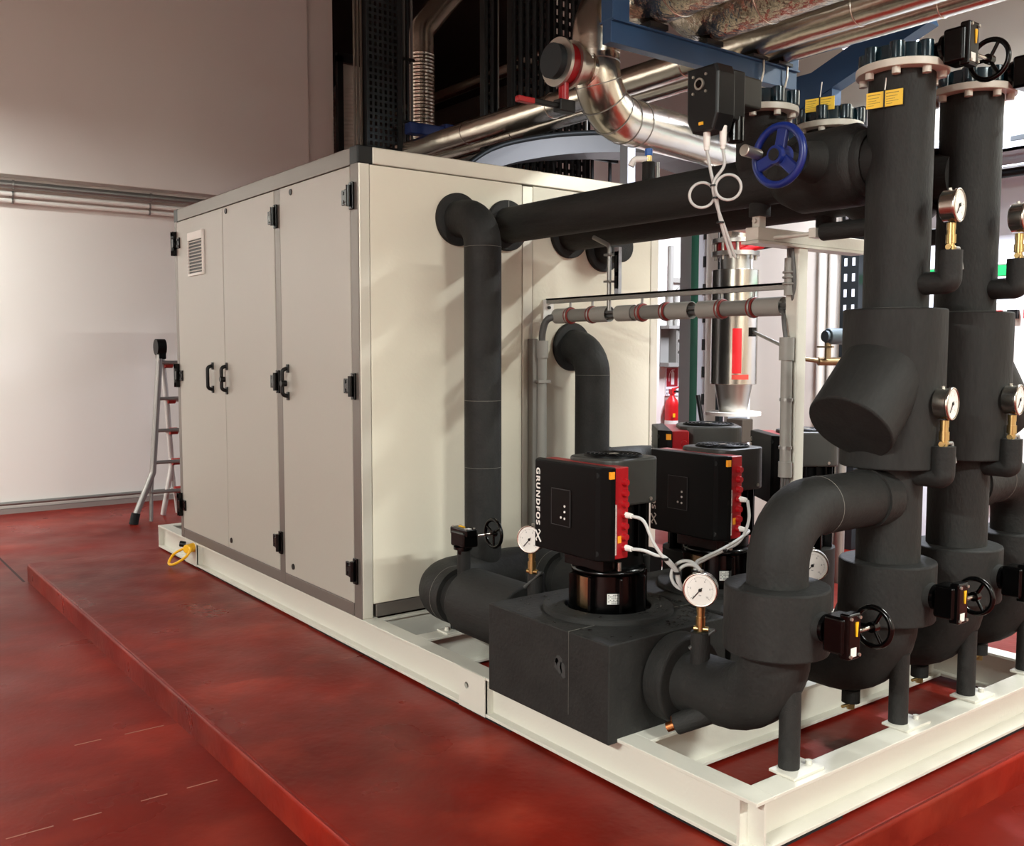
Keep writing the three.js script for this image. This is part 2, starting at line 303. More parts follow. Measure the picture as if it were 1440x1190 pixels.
// ---------------------------------------------------------------- the skid
{
  const s = thing('skid_frame', 'white painted steel beam skid frame lying on the red plinth', 'skid frame', [0.975, 0.008, -0.4]);
  const XO = 1.96, Z0 = -3.1, Z1 = 2.306, y0 = 0.012, y1 = 0.17, fl = 0.075, tk = 0.009, ft = 0.012;
  // beam along z: web at xw, flanges from xa to xb
  const beamZ = (xa, xb, xw, z0, z1) => [bx(xa, xb, y1 - ft, y1, z0, z1, 0.002), bx(xa, xb, y0, y0 + ft, z0, z1, 0.002), bx(xw - tk / 2, xw + tk / 2, y0 + 0.002, y1 - 0.002, z0 + 0.002, z1 - 0.002)];
  const beamX = (za, zb, zw, x0, x1) => [bx(x0, x1, y1 - ft, y1, za, zb, 0.002), bx(x0, x1, y0, y0 + ft, za, zb, 0.002), bx(x0 + 0.002, x1 - 0.002, y0 + 0.002, y1 - 0.002, zw - tk / 2, zw + tk / 2)];
  part(s, 'long_beam', beamZ(0, fl + 0.006, 0.042, Z0, Z1), M.skid);
  part(s, 'long_beam', beamZ(XO - fl - 0.006, XO, XO - 0.042, Z0, Z1), M.skid);
  part(s, 'end_beam', beamX(Z1 - fl - 0.012, Z1, Z1 - 0.062, fl + 0.006, XO - fl - 0.006), M.skid);
  part(s, 'end_beam', beamX(Z0, Z0 + fl, Z0 + 0.04, fl + 0.006, XO - fl - 0.006), M.skid);
  for (const [z, w] of [[-1.6, 0.075], [0.03, 0.03], [0.4, 0.09], [1.0, 0.075], [1.775, 0.075]]) part(s, 'cross_beam', beamX(z - w / 2, z + w / 2, z, fl + 0.006, XO - fl - 0.006), M.skid);
  // stiffener plates in the outer channel
  for (const z of [Z0 + 0.006, Z1 - 0.066]) part(s, 'stiffener', [bx(0.002, 0.04, y0 + ft, y1 - ft, z - 0.005, z + 0.005)], M.skid);
  part(s, 'stiffener', [bx(0.04, fl, y0 + ft, y1 - ft, Z1 - 0.064, Z1 - 0.056)], M.skid);
  const lug = (z0, z1) => { const sh = shapeFrom([[z0, y0], [z1, y0], [z1, y1 - 0.001], [z0, y1 - 0.001]], [hole(z0 + (z1 - z0) * 0.3, 0.105, 0.014)]); const g = extr(sh, 0.012); g.applyMatrix4(rotY(-Math.PI / 2)); g.translate(0.008, 0, 0); return [g, bx(0, 0.04, y0 + ft, y1 - ft, z1 - 0.008, z1), bx(0, 0.04, y0 + ft, y1 - ft, z0, z0 + 0.008)]; };
  part(s, 'lifting_lug', lug(0.82, 1.0), M.skid); part(s, 'lifting_lug', lug(-2.5, -2.28), M.skid);
  for (const x of [0.255, 0.858, 1.3, 1.754]) { const p = part(s, 'foot_plate', [bx(x - 0.055, x + 0.09, y1, y1 + 0.009, 2.19, 2.285, 0.002)], M.skid); sub(p, 'bolt', [cyl([x + 0.066, y1, 2.245], [x + 0.066, y1 + 0.022, 2.245], 0.011, 0.011, 6)], M.skid); }
  for (const x of [0.28, 0.86]) { const p = part(s, 'foot_plate', [bx(x - 0.09, x + 0.05, y1, y1 + 0.008, 0.355, 0.44, 0.002)], M.skid); sub(p, 'bolt', [cyl([x - 0.065, y1, 0.4], [x - 0.065, y1 + 0.024, 0.4], 0.011, 0.011, 6)], M.skid); }
  for (const [z0, z1] of [[-2.9, -1.2], [-0.6, 0.25], [0.55, 1.15], [1.9, 2.29]]) part(s, 'rubber_pad', [bx(0.008, 0.075, 0.0005, y0, z0, z1)], M.rubber);
  for (const [x0, x1] of [[0.1, 0.42], [1.2, 1.6]]) part(s, 'rubber_pad', [bx(x0, x1, 0.0005, y0, Z1 - 0.07, Z1 - 0.004)], M.rubber);
}
{ // yellow lifting ring bolted to the skid
  const t = thing('lifting_ring', 'yellow swivel lifting ring bolted to the skid beam by the ladder', 'lifting ring', [0, 0.1, -2.42]);
  part(t, 'ring', [sweep(new THREE.CatmullRomCurve3([V(-0.055, 0.14, -2.31), V(-0.1, 0.075, -2.45), V(-0.122, 0.022, -2.475), V(-0.126, 0.028, -2.37), V(-0.075, 0.1, -2.25), V(-0.05, 0.14, -2.25)], true).getPoints(50), 0.009, 10)], M.yellow);
  part(t, 'swivel', [cyl([0.0, 0.135, -2.33], [-0.065, 0.135, -2.29], 0.03, 0.03, 20, 0.006)], M.yellow);
  part(t, 'bolt_head', [cyl([-0.04, 0.15, -2.38], [-0.07, 0.155, -2.4], 0.02, 0.02, 6)], M.blackPl);
}

// ---------------------------------------------------------------- gauge, built once, local: stem base at origin, face towards +z
const dialTex = ctex(256, 256, (g, w) => {
  g.fillStyle = '#e9e6df'; g.fillRect(0, 0, w, w); g.translate(w / 2, w / 2); g.strokeStyle = '#222'; g.fillStyle = '#222'; g.textAlign = 'center'; g.textBaseline = 'middle';
  for (let i = 0; i <= 50; i++) { const a = (135 + i * 5.4) * Math.PI / 180, l = i % 10 ? (i % 5 ? 6 : 10) : 15; g.lineWidth = i % 10 ? 1.2 : 2.4; g.beginPath(); g.moveTo(Math.cos(a) * 108, Math.sin(a) * 108); g.lineTo(Math.cos(a) * (108 - l), Math.sin(a) * (108 - l)); g.stroke(); if (i % 10 === 0) { g.font = '20px sans-serif'; g.fillText(String(i / 5), Math.cos(a) * 80, Math.sin(a) * 80); } }
  g.font = '14px sans-serif'; g.fillText('bar', 0, 44);
});
function gauge(pos, yaw, label, lever = 1, R = 0.05) {
  const t = thing('pressure_gauge', label, 'gauge', [0, 0, 0], 'pressure gauges on the insulated pipes');
  const cy = 0.135 + R - 0.05;
  const f = part(t, 'brass_fitting', [cyl([0, 0, 0], [0, 0.02, 0], 0.012, 0.012, 16), cyl([0, 0.02, 0], [0, 0.048, 0], 0.017, 0.017, 6), cyl([0, 0.048, 0], [0, 0.062, 0], 0.013, 0.013, 16), cyl([0, 0.062, 0], [0, 0.084, 0], 0.015, 0.015, 6), cyl([-0.022, 0.008, 0], [0.026, 0.008, 0], 0.009, 0.009, 12)], M.brass);
  sub(f, 'lever', [cyl([0.022, 0.008, 0], [0.05, 0.008, 0.008], 0.0055, 0.0055, 10), cyl([0.046, 0.01, 0.008], [0.066 * lever, -0.058, 0.012], 0.0055, 0.0075, 10)], lever > 0 ? M.grey : M.lever);
  const prof = [[0, -0.028], [R * 0.8, -0.028], [R * 0.94, -0.022], [R * 0.94, 0.014], [R * 1.02, 0.016], [R * 1.02, 0.024], [R * 0.93, 0.027], [R * 0.9, 0.022], [0, 0.022]];
  const cs = part(t, 'case', [latheAt(prof.map(p => p), [0, cy, 0], [0, 0, 1], 36)], M.chrome);
  sub(cs, 'filler_plug', [cyl([0, cy + R * 0.9, -0.008], [0, cy + R * 1.06, -0.008], 0.006, 0.006, 10)], M.steel);
  const dg = new THREE.CircleGeometry(R * 0.9, 36); dg.translate(0, cy, 0.0228);
  const d = part(t, 'dial', [dg], std(0xffffff, 0.5, 0, { map: dialTex }));
  const a = 2.45;
  sub(d, 'needle', [mv(tf(bx(-0.0014, 0.0014, -0.01, R * 0.68, 0, 0.0012), rotZ(a)), 0, cy, 0.0245), cyl([0, cy, 0.024], [0, cy, 0.0268], 0.0055, 0.0055, 14)], M.blackPl);
  t.position.set(...pos); t.rotation.y = yaw; // parts were made at a zero base
  return t;
}

// gear operator for a butterfly valve, local: flange towards the valve at the origin along +z, wheel towards +x
function gearOperator(pos, euler, label, group, wheelR = 0.058, shaft = 0.11) {
  const t = thing('gear_operator', label, 'valve handwheel', [0, 0, 0], group);
  part(t, 'neck', [cyl([0, 0, -0.03], [0, 0, 0.02], 0.026, 0.026, 20), cyl([0, 0, -0.008], [0, 0, 0.004], 0.042, 0.042, 20)], M.blackGloss);
  const b = part(t, 'gearbox', [bx(-0.035, 0.045, -0.058, 0.05, 0.004, 0.075, 0.01), bx(-0.028, 0.03, -0.07, 0.062, 0.055, 0.088, 0.006), cyl([0.04, -0.012, 0.045], [0.06, -0.012, 0.045], 0.02, 0.018, 16)], M.blackGloss);
  sub(b, 'pointer', [tf(extr(shapeFrom([[-0.006, 0.02], [0.006, 0.02], [0.002, -0.022], [-0.002, -0.022]]), 0.003), new THREE.Matrix4().makeTranslation(0.008, 0.018, 0.088))], M.yellow);
  sub(b, 'rating_plate', [bx(-0.018, 0.008, -0.06, -0.034, 0.0885, 0.0895)], M.white);
  for (const [x, y] of [[-0.02, 0.05], [0.022, 0.05], [-0.02, -0.058], [0.022, -0.058]]) sub(b, 'bolt', [cyl([x, y, 0.086], [x, y, 0.093], 0.005, 0.005, 8)], M.steel);
  const wx = 0.05 + shaft;
  part(t, 'shaft', [cyl([0.05, -0.012, 0.045], [wx, -0.012, 0.045], 0.006, 0.006, 12)], M.chrome);
  const w = part(t, 'handwheel', [torus([wx, -0.012, 0.045], [1, 0, 0], wheelR, 0.0085, 40, 10), cyl([wx - 0.014, -0.012, 0.045], [wx + 0.012, -0.012, 0.045], 0.016, 0.016, 18)], M.blackGloss);
  for (let k = 0; k < 3; k++) { const a = k * 2.094 + 0.5; sub(w, 'spoke', [cyl([wx, -0.012 + Math.cos(a) * 0.01, 0.045 + Math.sin(a) * 0.01], [wx, -0.012 + Math.cos(a) * wheelR, 0.045 + Math.sin(a) * wheelR], 0.0062, 0.0062, 8)], M.blackGloss); }
  t.position.set(...pos); t.rotation.set(...euler);
  return t;
}
const ringSeam = (c, d, r) => torus(c, d, r, 0.0011, 48, 5);

// ---------------------------------------------------------------- insulated pipework
const collar = (x, y, r = 0.128) => latheAt([[0.06, 0], [r, 0], [r, 0.016], [r - 0.006, 0.022], [0.06, 0.022]], [x, y, 0], [0, 0, 1], 40);
// suction manifold: from the cabinet down to both front pumps
function manifold(X, Y, zl, r, xa, xb, name, label, hy) {
  const t = thing(name, label, 'pipe', [X, 0.178, zl]);
  part(t, 'drop_pipe', [tube([[X, Y, 0.002], [X, Y, zl], [X, hy, zl]], r, 0.15, 32)], M.foam);
  part(t, 'pipe_collar', [collar(X, Y)], M.foam);
  part(t, 'seam', [ringSeam([X, Y - 0.152, zl], [0, 1, 0], r), ringSeam([X, 1.2, zl], [0, 1, 0], r), ringSeam([X, 0.88, zl], [0, 1, 0], r)], M.seam);
  return t;
}
const mA = manifold(0.546, 2.078, 0.215, 0.089, 0.26, 0.86, 'suction_manifold', 'black insulated manifold dropping from the cabinet to both front pumps', 0.34);
{
  const t = mA, y = 0.335, zl = 0.215;
  part(t, 'header_pipe', [tube([[0.26, y, 0.44], [0.26, y, zl], [0.86, y, zl], [0.86, y, 0.44]], 0.128, 0.16, 36)], M.foam);
  for (const x of [0.26, 0.86]) {
    part(t, 'pipe_neck', [cyl([x, y, 0.42], [x, y, 0.6], 0.106, 0.106, 32)], M.foam);
    part(t, 'insulation_sleeve', [cyl([x, y, 0.525], [x, y, 0.93], 0.145, 0.145, 40, 0.01)], M.foam);
    part(t, 'pipe_end', [cyl([x, y, 0.92], [x, y, 1.09], 0.1, 0.1, 32)], M.foam);
    part(t, 'support_leg', [cyl([x + 0.02, 0.178, 0.395], [x + 0.02, y - 0.08, 0.395], 0.036, 0.036, 20)], M.foam);
    part(t, 'valve_stem', [cyl([x, y + 0.06, 0.47], [x, 0.55, 0.47], 0.03, 0.03, 20)], M.foam);
    part(t, 'gauge_stub', [cyl([x, y + 0.05, 0.985], [x, 0.545, 0.985], 0.034, 0.034, 20, 0.003)], M.foam);
    part(t, 'seam', [ringSeam([x, y, 0.385], [0, 0, 1], 0.128)], M.seam);
  }
}
gearOperator([0.255, 0.565, 0.47], [-Math.PI / 2, 0, 0], 'black gear box with small handwheel on the suction pipe by the cabinet', undefined, 0.062, 0.11);
gauge([0.24, 0.545, 0.985], -1.15, 'steel pressure gauge behind the first pump box near the cabinet', -0.4, 0.056);

// rear manifold (second pair of pumps)
{
  const t = thing('rear_manifold', 'black insulated pipe bending down from the lower cabinet opening', 'pipe', [1.285, 0.178, 0.175]);
  part(t, 'drop_pipe', [tube([[1.285, 1.459, 0.002], [1.285, 1.459, 0.175], [1.285, 0.36, 0.175]], 0.092, 0.15, 32)], M.foam);
  part(t, 'pipe_collar', [collar(1.285, 1.459, 0.13)], M.foam);
  part(t, 'branch_pipe', [tube([[1.285, 0.83, 0.175], [1.7, 0.83, 0.175], [1.7, 0.83, 0.5], [1.7, 0.36, 0.5]], 0.088, 0.12, 28)], M.foam);
  part(t, 'branch_collar', [cyl([1.36, 0.83, 0.175], [1.4, 0.83, 0.175], 0.096, 0.096, 28)], M.foam);
  part(t, 'header_pipe', [tube([[1.285, 0.36, 0.175], [1.285, 0.36, 0.6]], 0.1, 0.1, 28)], M.foam);
  part(t, 'seam', [ringSeam([1.285, 1.31, 0.175], [0, 1, 0], 0.092)], M.seam);
}

// discharge runs and the two strainer headers
function discharge(x, mirror, hx, label, drain) { // elbow from pump to valve drum, pipe to the header
  const t = thing('discharge_pipe', label, 'pipe', [x, 0.178, 2.165]);
  const y = 0.335;
  part(t, 'flange_sleeve', [cyl([x, y, 1.742], [x, y, 1.825], 0.152, 0.152, 40, 0.012)], M.foam);
  part(t, 'lower_elbow', [tube([[x, y, 1.8], [x, y, 2.165], [x, 0.56, 2.165]], 0.105, 0.19, 36)], M.foam);
  part(t, 'support_leg', [cyl([x, 0.179, 2.222], [x, 0.42, 2.222], 0.032, 0.032, 20)], M.foam);
  const v = part(t, 'valve_sleeve', [cyl([x, 0.53, 2.165], [x, 0.732, 2.165], 0.158, 0.158, 44, 0.008)], M.foam);
  sub(v, 'stem_collar', [cyl([x, 0.635, 2.31], [x, 0.635, 2.345], 0.047, 0.04, 24)], M.foam);
  if (mirror !== 0) {
    part(t, 'upper_elbow', [tube([[x, 0.7, 2.165], [x, 0.952, 2.165], [hx - mirror * 0.03, 0.952, 2.165]], 0.092, 0.165, 36)], M.foam);
    part(t, 'joint_collar', [tube([[hx - mirror * 0.145, 0.952, 2.165], [hx - mirror * 0.06, 0.952, 2.165]], 0.1, 0.05, 32)], M.foam);
    part(t, 'seam', [ringSeam([x + mirror * 0.2, 0.952, 2.165], [1, 0, 0], 0.092)], M.seam);
  }
  part(t, 'gauge_stub', [cyl([x - 0.03, y + 0.05, 1.89], [x - 0.03, 0.525, 1.89], 0.032, 0.032, 20, 0.003)], M.foam);
  if (drain) { part(t, 'drain_stub', [cyl([x - 0.045, 0.285, 1.965], [x - 0.115, 0.225, 1.865], 0.037, 0.034, 20, 0.004)], M.foam); part(t, 'drain_valve', [cyl([x - 0.113, 0.227, 1.868], [x - 0.13, 0.212, 1.843], 0.016, 0.016, 12), cyl([x - 0.118, 0.22, 1.86], [x - 0.118, 0.25, 1.855], 0.008, 0.008, 10)], M.copper, 'copper drain cock'); }
  else { part(t, 'drain_stub', [cyl([x, 0.24, 2.04], [x, 0.195, 2.04], 0.032, 0.032, 16)], M.foam); part(t, 'drain_valve', [cyl([x, 0.2, 2.04], [x, 0.17, 2.04], 0.014, 0.014, 12), cyl([x - 0.05, 0.188, 2.04], [x, 0.188, 2.04], 0.006, 0.006, 8)], M.brass, 'brass drain cock'); }
  return t;
}
const XA = 0.85, XB = 1.3, ZH = 2.165;
discharge(0.255, 1, XA, 'black insulated pipe looping from the first pump box up to the strainer header', true);
discharge(XA, 0, XA, 'black insulated elbow below the header with the strainer facing the cabinet doors', false);
discharge(XB, 0, XB, 'black insulated elbow below the second strainer header', false);
discharge(1.754, -1, XB, 'black insulated pipe looping from the outermost valve to the second header', false);
const gop = 'gear operators of the valve sleeves over the front beam';
gearOperator([0.255, 0.635, 2.345], [0, 0, 0], 'black gear operator on the valve sleeve of the looping pipe', gop);
gearOperator([XA, 0.635, 2.345], [0, 0, 0], 'black gear operator on the valve sleeve under the first header', gop);
gearOperator([XB, 0.635, 2.345], [0, 0, 0], 'black gear operator on the valve sleeve under the second header', gop);
gauge([0.225, 0.525, 1.89], -1.0, 'steel pressure gauge in front of the pumps at the looping pipe', -0.5, 0.056);
gauge([XA - 0.03, 0.525, 1.89], -1.0, 'steel pressure gauge peeking out between the two valve sleeves', -0.5, 0.056);

function header(x, s, name, label) { // s: side the strainer branch points to
  const t = thing(name, label, 'pipe', [x, 0.7, ZH]);
  part(t, 'riser', [cyl([x, 0.72, ZH], [x, 2.34, ZH], 0.104, 0.104, 40)], M.foam);
  const b = part(t, 'strainer_body', [cyl([x, 1.05, ZH], [x, 1.575, ZH], 0.165, 0.165, 48, 0.006)], M.foam);
  const d = V(s * 0.72, -0.69, 0).normalize(), c = V(x, 1.42, ZH), e = c.clone().addScaledVector(d, 0.335);
  sub(b, 'strainer_branch', [cyl([c.x, c.y, c.z], [e.x, e.y, e.z], 0.142, 0.142, 44, 0.008)], M.foam);
  part(t, 'seam', [ringSeam([x, 1.577, ZH], [0, 1, 0], 0.105)], M.seam);
  for (const y of [1.655, 1.03]) part(t, 'gauge_stub', [tube([[x, y, ZH + 0.07], [x, y, ZH + 0.185], [x, y + 0.1, ZH + 0.185]], 0.037, 0.012, 20)], M.foam);
  part(t, 'side_stub', [cyl([x, 1.858, 1.875], [x, 1.858, ZH], 0.031, 0.031, 20, 0.004)], M.foam);
  const f = part(t, 'flange', [cyl([x, 2.335, ZH], [x, 2.36, ZH], 0.145, 0.145, 40, 0.003)], M.flange, 'pale painted pipe flange');
  for (let k = 0; k < 8; k++) { const a = (k + 0.5) * Math.PI / 4; sub(f, 'bolt', [cyl([x + Math.cos(a) * 0.122, 2.315, ZH + Math.sin(a) * 0.122], [x + Math.cos(a) * 0.122, 2.337, ZH + Math.sin(a) * 0.122], 0.015, 0.015, 6)], M.flange); }
  return t;
}
header(XA, -1, 'strainer_header', 'tall black insulated riser with a strainer branch, joined by the looping pipe');
header(XB, 1, 'strainer_header', 'tall black insulated riser standing beyond the first riser');
gauge([XA, 1.757, ZH + 0.185], 0.15, 'steel pressure gauge high on the first black riser', 1, 0.053);
gauge([XB, 1.757, ZH + 0.185], 0.15, 'steel pressure gauge high on the second black riser', 1, 0.053);
gauge([XA, 1.13, ZH + 0.185], 0.15, 'steel pressure gauge beside the strainer body of the first riser', 1, 0.053);
gauge([XB, 1.13, ZH + 0.185], 0.15, 'steel pressure gauge beside the strainer body of the second riser', 1, 0.053);

// butterfly valves on top of flanges
function lugValve(x, y, z, label) {
  const t = thing('butterfly_valve', label, 'valve', [x, y, z]);
  part(t, 'valve_body', [cyl([x, y, z], [x, y + 0.055, z], 0.108, 0.108, 36, 0.004)], M.teal);
  for (let k = 0; k < 8; k++) { const a = (k + 0.5) * Math.PI / 4; part(t, 'lug', [cyl([x + Math.cos(a) * 0.115, y, z + Math.sin(a) * 0.115], [x + Math.cos(a) * 0.115, y + 0.055, z + Math.sin(a) * 0.115], 0.024, 0.024, 18, 0.003)], M.teal); }
  return t;
}
lugValve(XA, 2.361, ZH, 'dark teal lug valve on top of the first black riser');
lugValve(XB, 2.361, ZH, 'dark teal lug valve on top of the second black riser');
const gtop = 'gear operators of the top valves';
const ga = gearOperator([XA, 2.388, ZH + 0.15], [0, 0.0, 0], 'black gear operator with handwheel on top of the first riser', gtop, 0.062, 0.13);
gearOperator([XB, 2.388, ZH + 0.15], [0, 0.0, 0], 'black gear operator with handwheel on top of the second riser', gtop, 0.062, 0.13);
// upper supply pipes from the cabinet to the risers
function supply(x, y, label, wheel) {
  const t = thing('supply_pipe', label, 'pipe', [x, y, 1]);
  part(t, 'pipe', [cyl([x, y, 0.002], [x, y, ZH - 0.02], 0.09, 0.09, 36)], M.foam);
  part(t, 'pipe_collar', [collar(x, y)], M.foam);
  part(t, 'seam', [bx(x - 0.002, x + 0.002, y + 0.09, y + 0.128, 0.0222, 0.0232)], M.seam);
  part(t, 'valve_sleeve', [latheAt([[0.08, 0], [0.105, 0.03], [0.14, 0.1], [0.14, 0.33], [0.11, 0.36], [0.088, 0.37]], [x, y, 1.69], [0, 0, 1], 40)], M.foam);
  part(t, 'joint_collar', [latheAt([[0.1, 0], [0.112, 0.004], [0.112, 0.05], [0.1, 0.06]], [x, y, ZH - 0.145], [0, 0, 1], 36)], M.foam);
  part(t, 'riser_stub', [cyl([x, y, 1.6], [x, 2.315, 1.6], 0.092, 0.092, 36)], M.foam);
  const f = part(t, 'flange', [cyl([x, 2.312, 1.6], [x, 2.336, 1.6], 0.135, 0.135, 40, 0.003)], M.flange, 'pale painted pipe flange');
  for (let k = 0; k < 8; k++) { const a = (k + 0.5) * Math.PI / 4; sub(f, 'bolt', [cyl([x + Math.cos(a) * 0.114, 2.294, 1.6 + Math.sin(a) * 0.114], [x + Math.cos(a) * 0.114, 2.314, 1.6 + Math.sin(a) * 0.114], 0.014, 0.014, 6)], M.flange); }
  part(t, 'hanger_stub', [cyl([x, y - 0.13, 1.6], [x, y - 0.08, 1.6], 0.04, 0.04, 20)], M.foam);
  return t;
}
supply(0.845, 2.072, 'thick black insulated pipe running from the cabinet to the first riser');
supply(1.262, 2.06, 'thick black insulated pipe running from the cabinet to the second riser');
lugValve(0.845, 2.337, 1.6, 'dark teal lug valve under the motor actuator');
lugValve(1.262, 2.337, 1.6, 'dark teal lug valve behind the yellow tags');
{ // fourth opening with its collar
  const t = thing('blanked_pipe', 'short black insulated pipe stub in the cabinet beside the level glass', 'pipe', [1.51, 2.0, 0]);
  part(t, 'pipe_collar', [collar(1.51, 2.0)], M.foam); part(t, 'pipe', [cyl([1.51, 2.0, 0.002], [1.51, 2.0, 0.16], 0.085, 0.085, 28, 0.01)], M.foam);
}
{ // blue handwheel valve
  const t = thing('balancing_valve', 'blue handwheel with steel crank on the thick supply pipe', 'valve handwheel', [0.7, 2.08, 1.93]);
  const c = [0.53, 2.08, 1.925];
  part(t, 'stem', [cyl([0.75, 2.08, 1.925], [0.5, 2.08, 1.925], 0.02, 0.02, 16), cyl([0.74, 2.08, 1.925], [0.62, 2.08, 1.925], 0.075, 0.055, 28)], M.foam);
  const w = part(t, 'handwheel', [torus(c, [1, 0, 0], 0.095, 0.013, 48, 12), cyl([0.505, 2.08, 1.925], [0.56, 2.08, 1.925], 0.03, 0.036, 24)], M.blue);
  for (const a of [0.2, 2.3, 4.4]) { const g = bx(-0.008, 0.01, 0.015, 0.092, -0.021, 0.021, 0.006); sub(w, 'spoke', [mv(tf(g, rotX(a)), ...c)], M.blue); }
  part(t, 'crank_handle', [cyl([0.53, 2.095, 1.845], [0.45, 2.1, 1.845], 0.017, 0.02, 24, 0.003)], M.steel);
}
{ // motor actuator
  const t = thing('valve_actuator', 'black motor actuator box hanging on the valve of the supply pipe', 'actuator', [0.45, 2.28, 1.7]);
  const sh = shapeFrom([[-0.062, 0.1], [0.052, 0.1], [0.06, 0.078], [0.06, -0.055], [0.044, -0.1], [-0.04, -0.1], [-0.06, -0.065]]);
  const g = extr(sh, 0.075, 0.008); g.applyMatrix4(rotY(Math.PI / 2)); g.scale(1, 1, -1); 
  const fix = boxUV(g.clone()); // mirrored winding repaired below
  { const p = fix.attributes.position, n = fix.attributes.normal; for (let i = 0; i < p.count; i += 3) { for (const at of [p, n]) { const a = [at.getX(i + 1), at.getY(i + 1), at.getZ(i + 1)]; at.setXYZ(i + 1, at.getX(i + 2), at.getY(i + 2), at.getZ(i + 2)); at.setXYZ(i + 2, ...a); } } }
  fix.computeVertexNormals(); fix.translate(0.4, 2.285, 1.71);
  const b = part(t, 'cover', [fix], M.blackPl);
  sub(b, 'dial_window', [cyl([0.395, 2.335, 1.7], [0.385, 2.335, 1.7], 0.02, 0.02, 24), ...[[-1, -1], [1, -1], [-1, 1], [1, 1]].map(([a, c]) => cyl([0.395, 2.335 + a * 0.028, 1.7 + c * 0.028], [0.387, 2.335 + a * 0.028, 1.7 + c * 0.028], 0.005, 0.005, 8))], M.steel);
  sub(b, 'pointer', [cyl([0.385, 2.335, 1.7], [0.381, 2.335, 1.7], 0.014, 0.01, 20)], M.blackGloss);
  sub(b, 'label_plate', [bx(0.388, 0.392, 2.198, 2.208, 1.7, 1.718)], M.yellow);
  part(t, 'gearbox', [bx(0.475, 0.54, 2.215, 2.385, 1.65, 1.775, 0.008)], M.blackPl);
  part(t, 'mounting_block', [bx(0.54, 0.66, 2.28, 2.385, 1.64, 1.75, 0.01)], M.cowl);
  part(t, 'drive_shaft', [cyl([0.65, 2.36, 1.68], [0.76, 2.365, 1.63], 0.02, 0.02, 16)], M.blackPl);
  part(t, 'override_knob', [cyl([0.52, 2.15, 1.75], [0.52, 2.235, 1.75], 0.028, 0.028, 24, 0.004)], M.blackGloss);
  for (const [x, z] of [[0.42, 1.71], [0.45, 1.755]]) part(t, 'cable_gland', [cyl([x, 2.195, z], [x, 2.13, z], 0.013, 0.011, 10), cyl([x, 2.13, z], [x, 2.118, z], 0.009, 0.009, 10)], M.white);
  const cb = one('actuator_cable', 'pale grey looped cables hanging from the black actuator', 'cable', [
    spline([[0.42, 2.12, 1.71], [0.415, 2.04, 1.735], [0.42, 1.98, 1.75], [0.45, 1.88, 1.75], [0.52, 1.76, 1.74]], 0.0055),
    spline([[0.45, 2.12, 1.755], [0.44, 2.06, 1.77], [0.41, 2.0, 1.75], [0.43, 1.93, 1.75], [0.47, 1.85, 1.755], [0.53, 1.76, 1.75]], 0.0055),
    torus([0.4, 1.965, 1.71], [-0.75, 0, 0.65], 0.042, 0.005, 30, 8), torus([0.44, 1.985, 1.79], [-0.75, 0, 0.65], 0.042, 0.005, 30, 8)], M.cable);
  for (const y of [1.99, 1.95, 1.87]) sub(cb, 'cable_tie', [cyl([0.425 + (1.95 - y) * 0.3, y, 1.75], [0.425 + (1.95 - y) * 0.3, y + 0.006, 1.75], 0.013, 0.013, 12)], M.blackPl);
}
{ // yellow tags
  const tagTex = ctex(128, 96, (g, w, h) => { g.fillStyle = '#eac02e'; g.fillRect(0, 0, w, h); g.fillStyle = '#3a2c08'; for (const [y, x1, k] of [[14, 100, 7], [34, 90, 5], [50, 70, 4], [64, 96, 4], [78, 50, 4]]) for (let x = 12; x < x1; x += 9) g.fillRect(x, y, 6, k * 0.7); });
  const tagM = std(0xffffff, 0.5, 0, { map: tagTex });
  const tag = (c, yaw, label) => {
    const t = thing('pipe_tag', label, 'tag', [0, 0, 0], 'yellow pipe tags');
    for (const s of [-1, 1]) { const g = new THREE.BoxGeometry(0.056, 0.05, 0.004); g.translate(s * 0.029, 0, 0); part(t, 'tag_plate', [g], tagM); }
    part(t, 'strap', [bx(-0.0025, 0.0025, -0.028, 0.028, -0.003, 0.004)], M.blackPl); part(t, 'tie', [cyl([0, 0.025, 0], [0.0, 0.09, -0.02], 0.002, 0.002, 6)], M.white);
    t.position.set(...c); t.rotation.y = yaw;
  };
  tag([0.735, 2.243, 2.175], -Math.PI / 2 + 0.25, 'pair of yellow tags tied to the first black riser');
  tag([1.16, 2.40, 1.63], -Math.PI / 2 + 0.3, 'pair of yellow tags by the lug valve of the second supply pipe');
}
{ // relief valve with blue cap
  const t = thing('relief_valve', 'small relief valve with blue cap on the first supply pipe', 'valve', [0.845, 2.16, 1.01]);
  part(t, 'insulated_stub', [cyl([0.845, 2.12, 1.01], [0.845, 2.235, 1.01], 0.027, 0.027, 18)], M.foam);
  part(t, 'brass_body', [cyl([0.845, 2.235, 1.01], [0.845, 2.262, 1.01], 0.014, 0.014, 14)], M.brass);
  part(t, 'blue_cap', [cyl([0.845, 2.262, 1.01], [0.845, 2.292, 1.01], 0.0165, 0.0165, 18, 0.002)], std(0x1b5aa8, 0.4));
  part(t, 'outlet', [tube([[0.845, 2.248, 1.01], [0.8, 2.248, 0.97], [0.79, 2.22, 0.96]], 0.014, 0.02, 12)], M.white);
  part(t, 'side_cock', [cyl([0.875, 2.17, 1.035], [0.875, 2.235, 1.035], 0.008, 0.008, 10)], M.zinc);
}
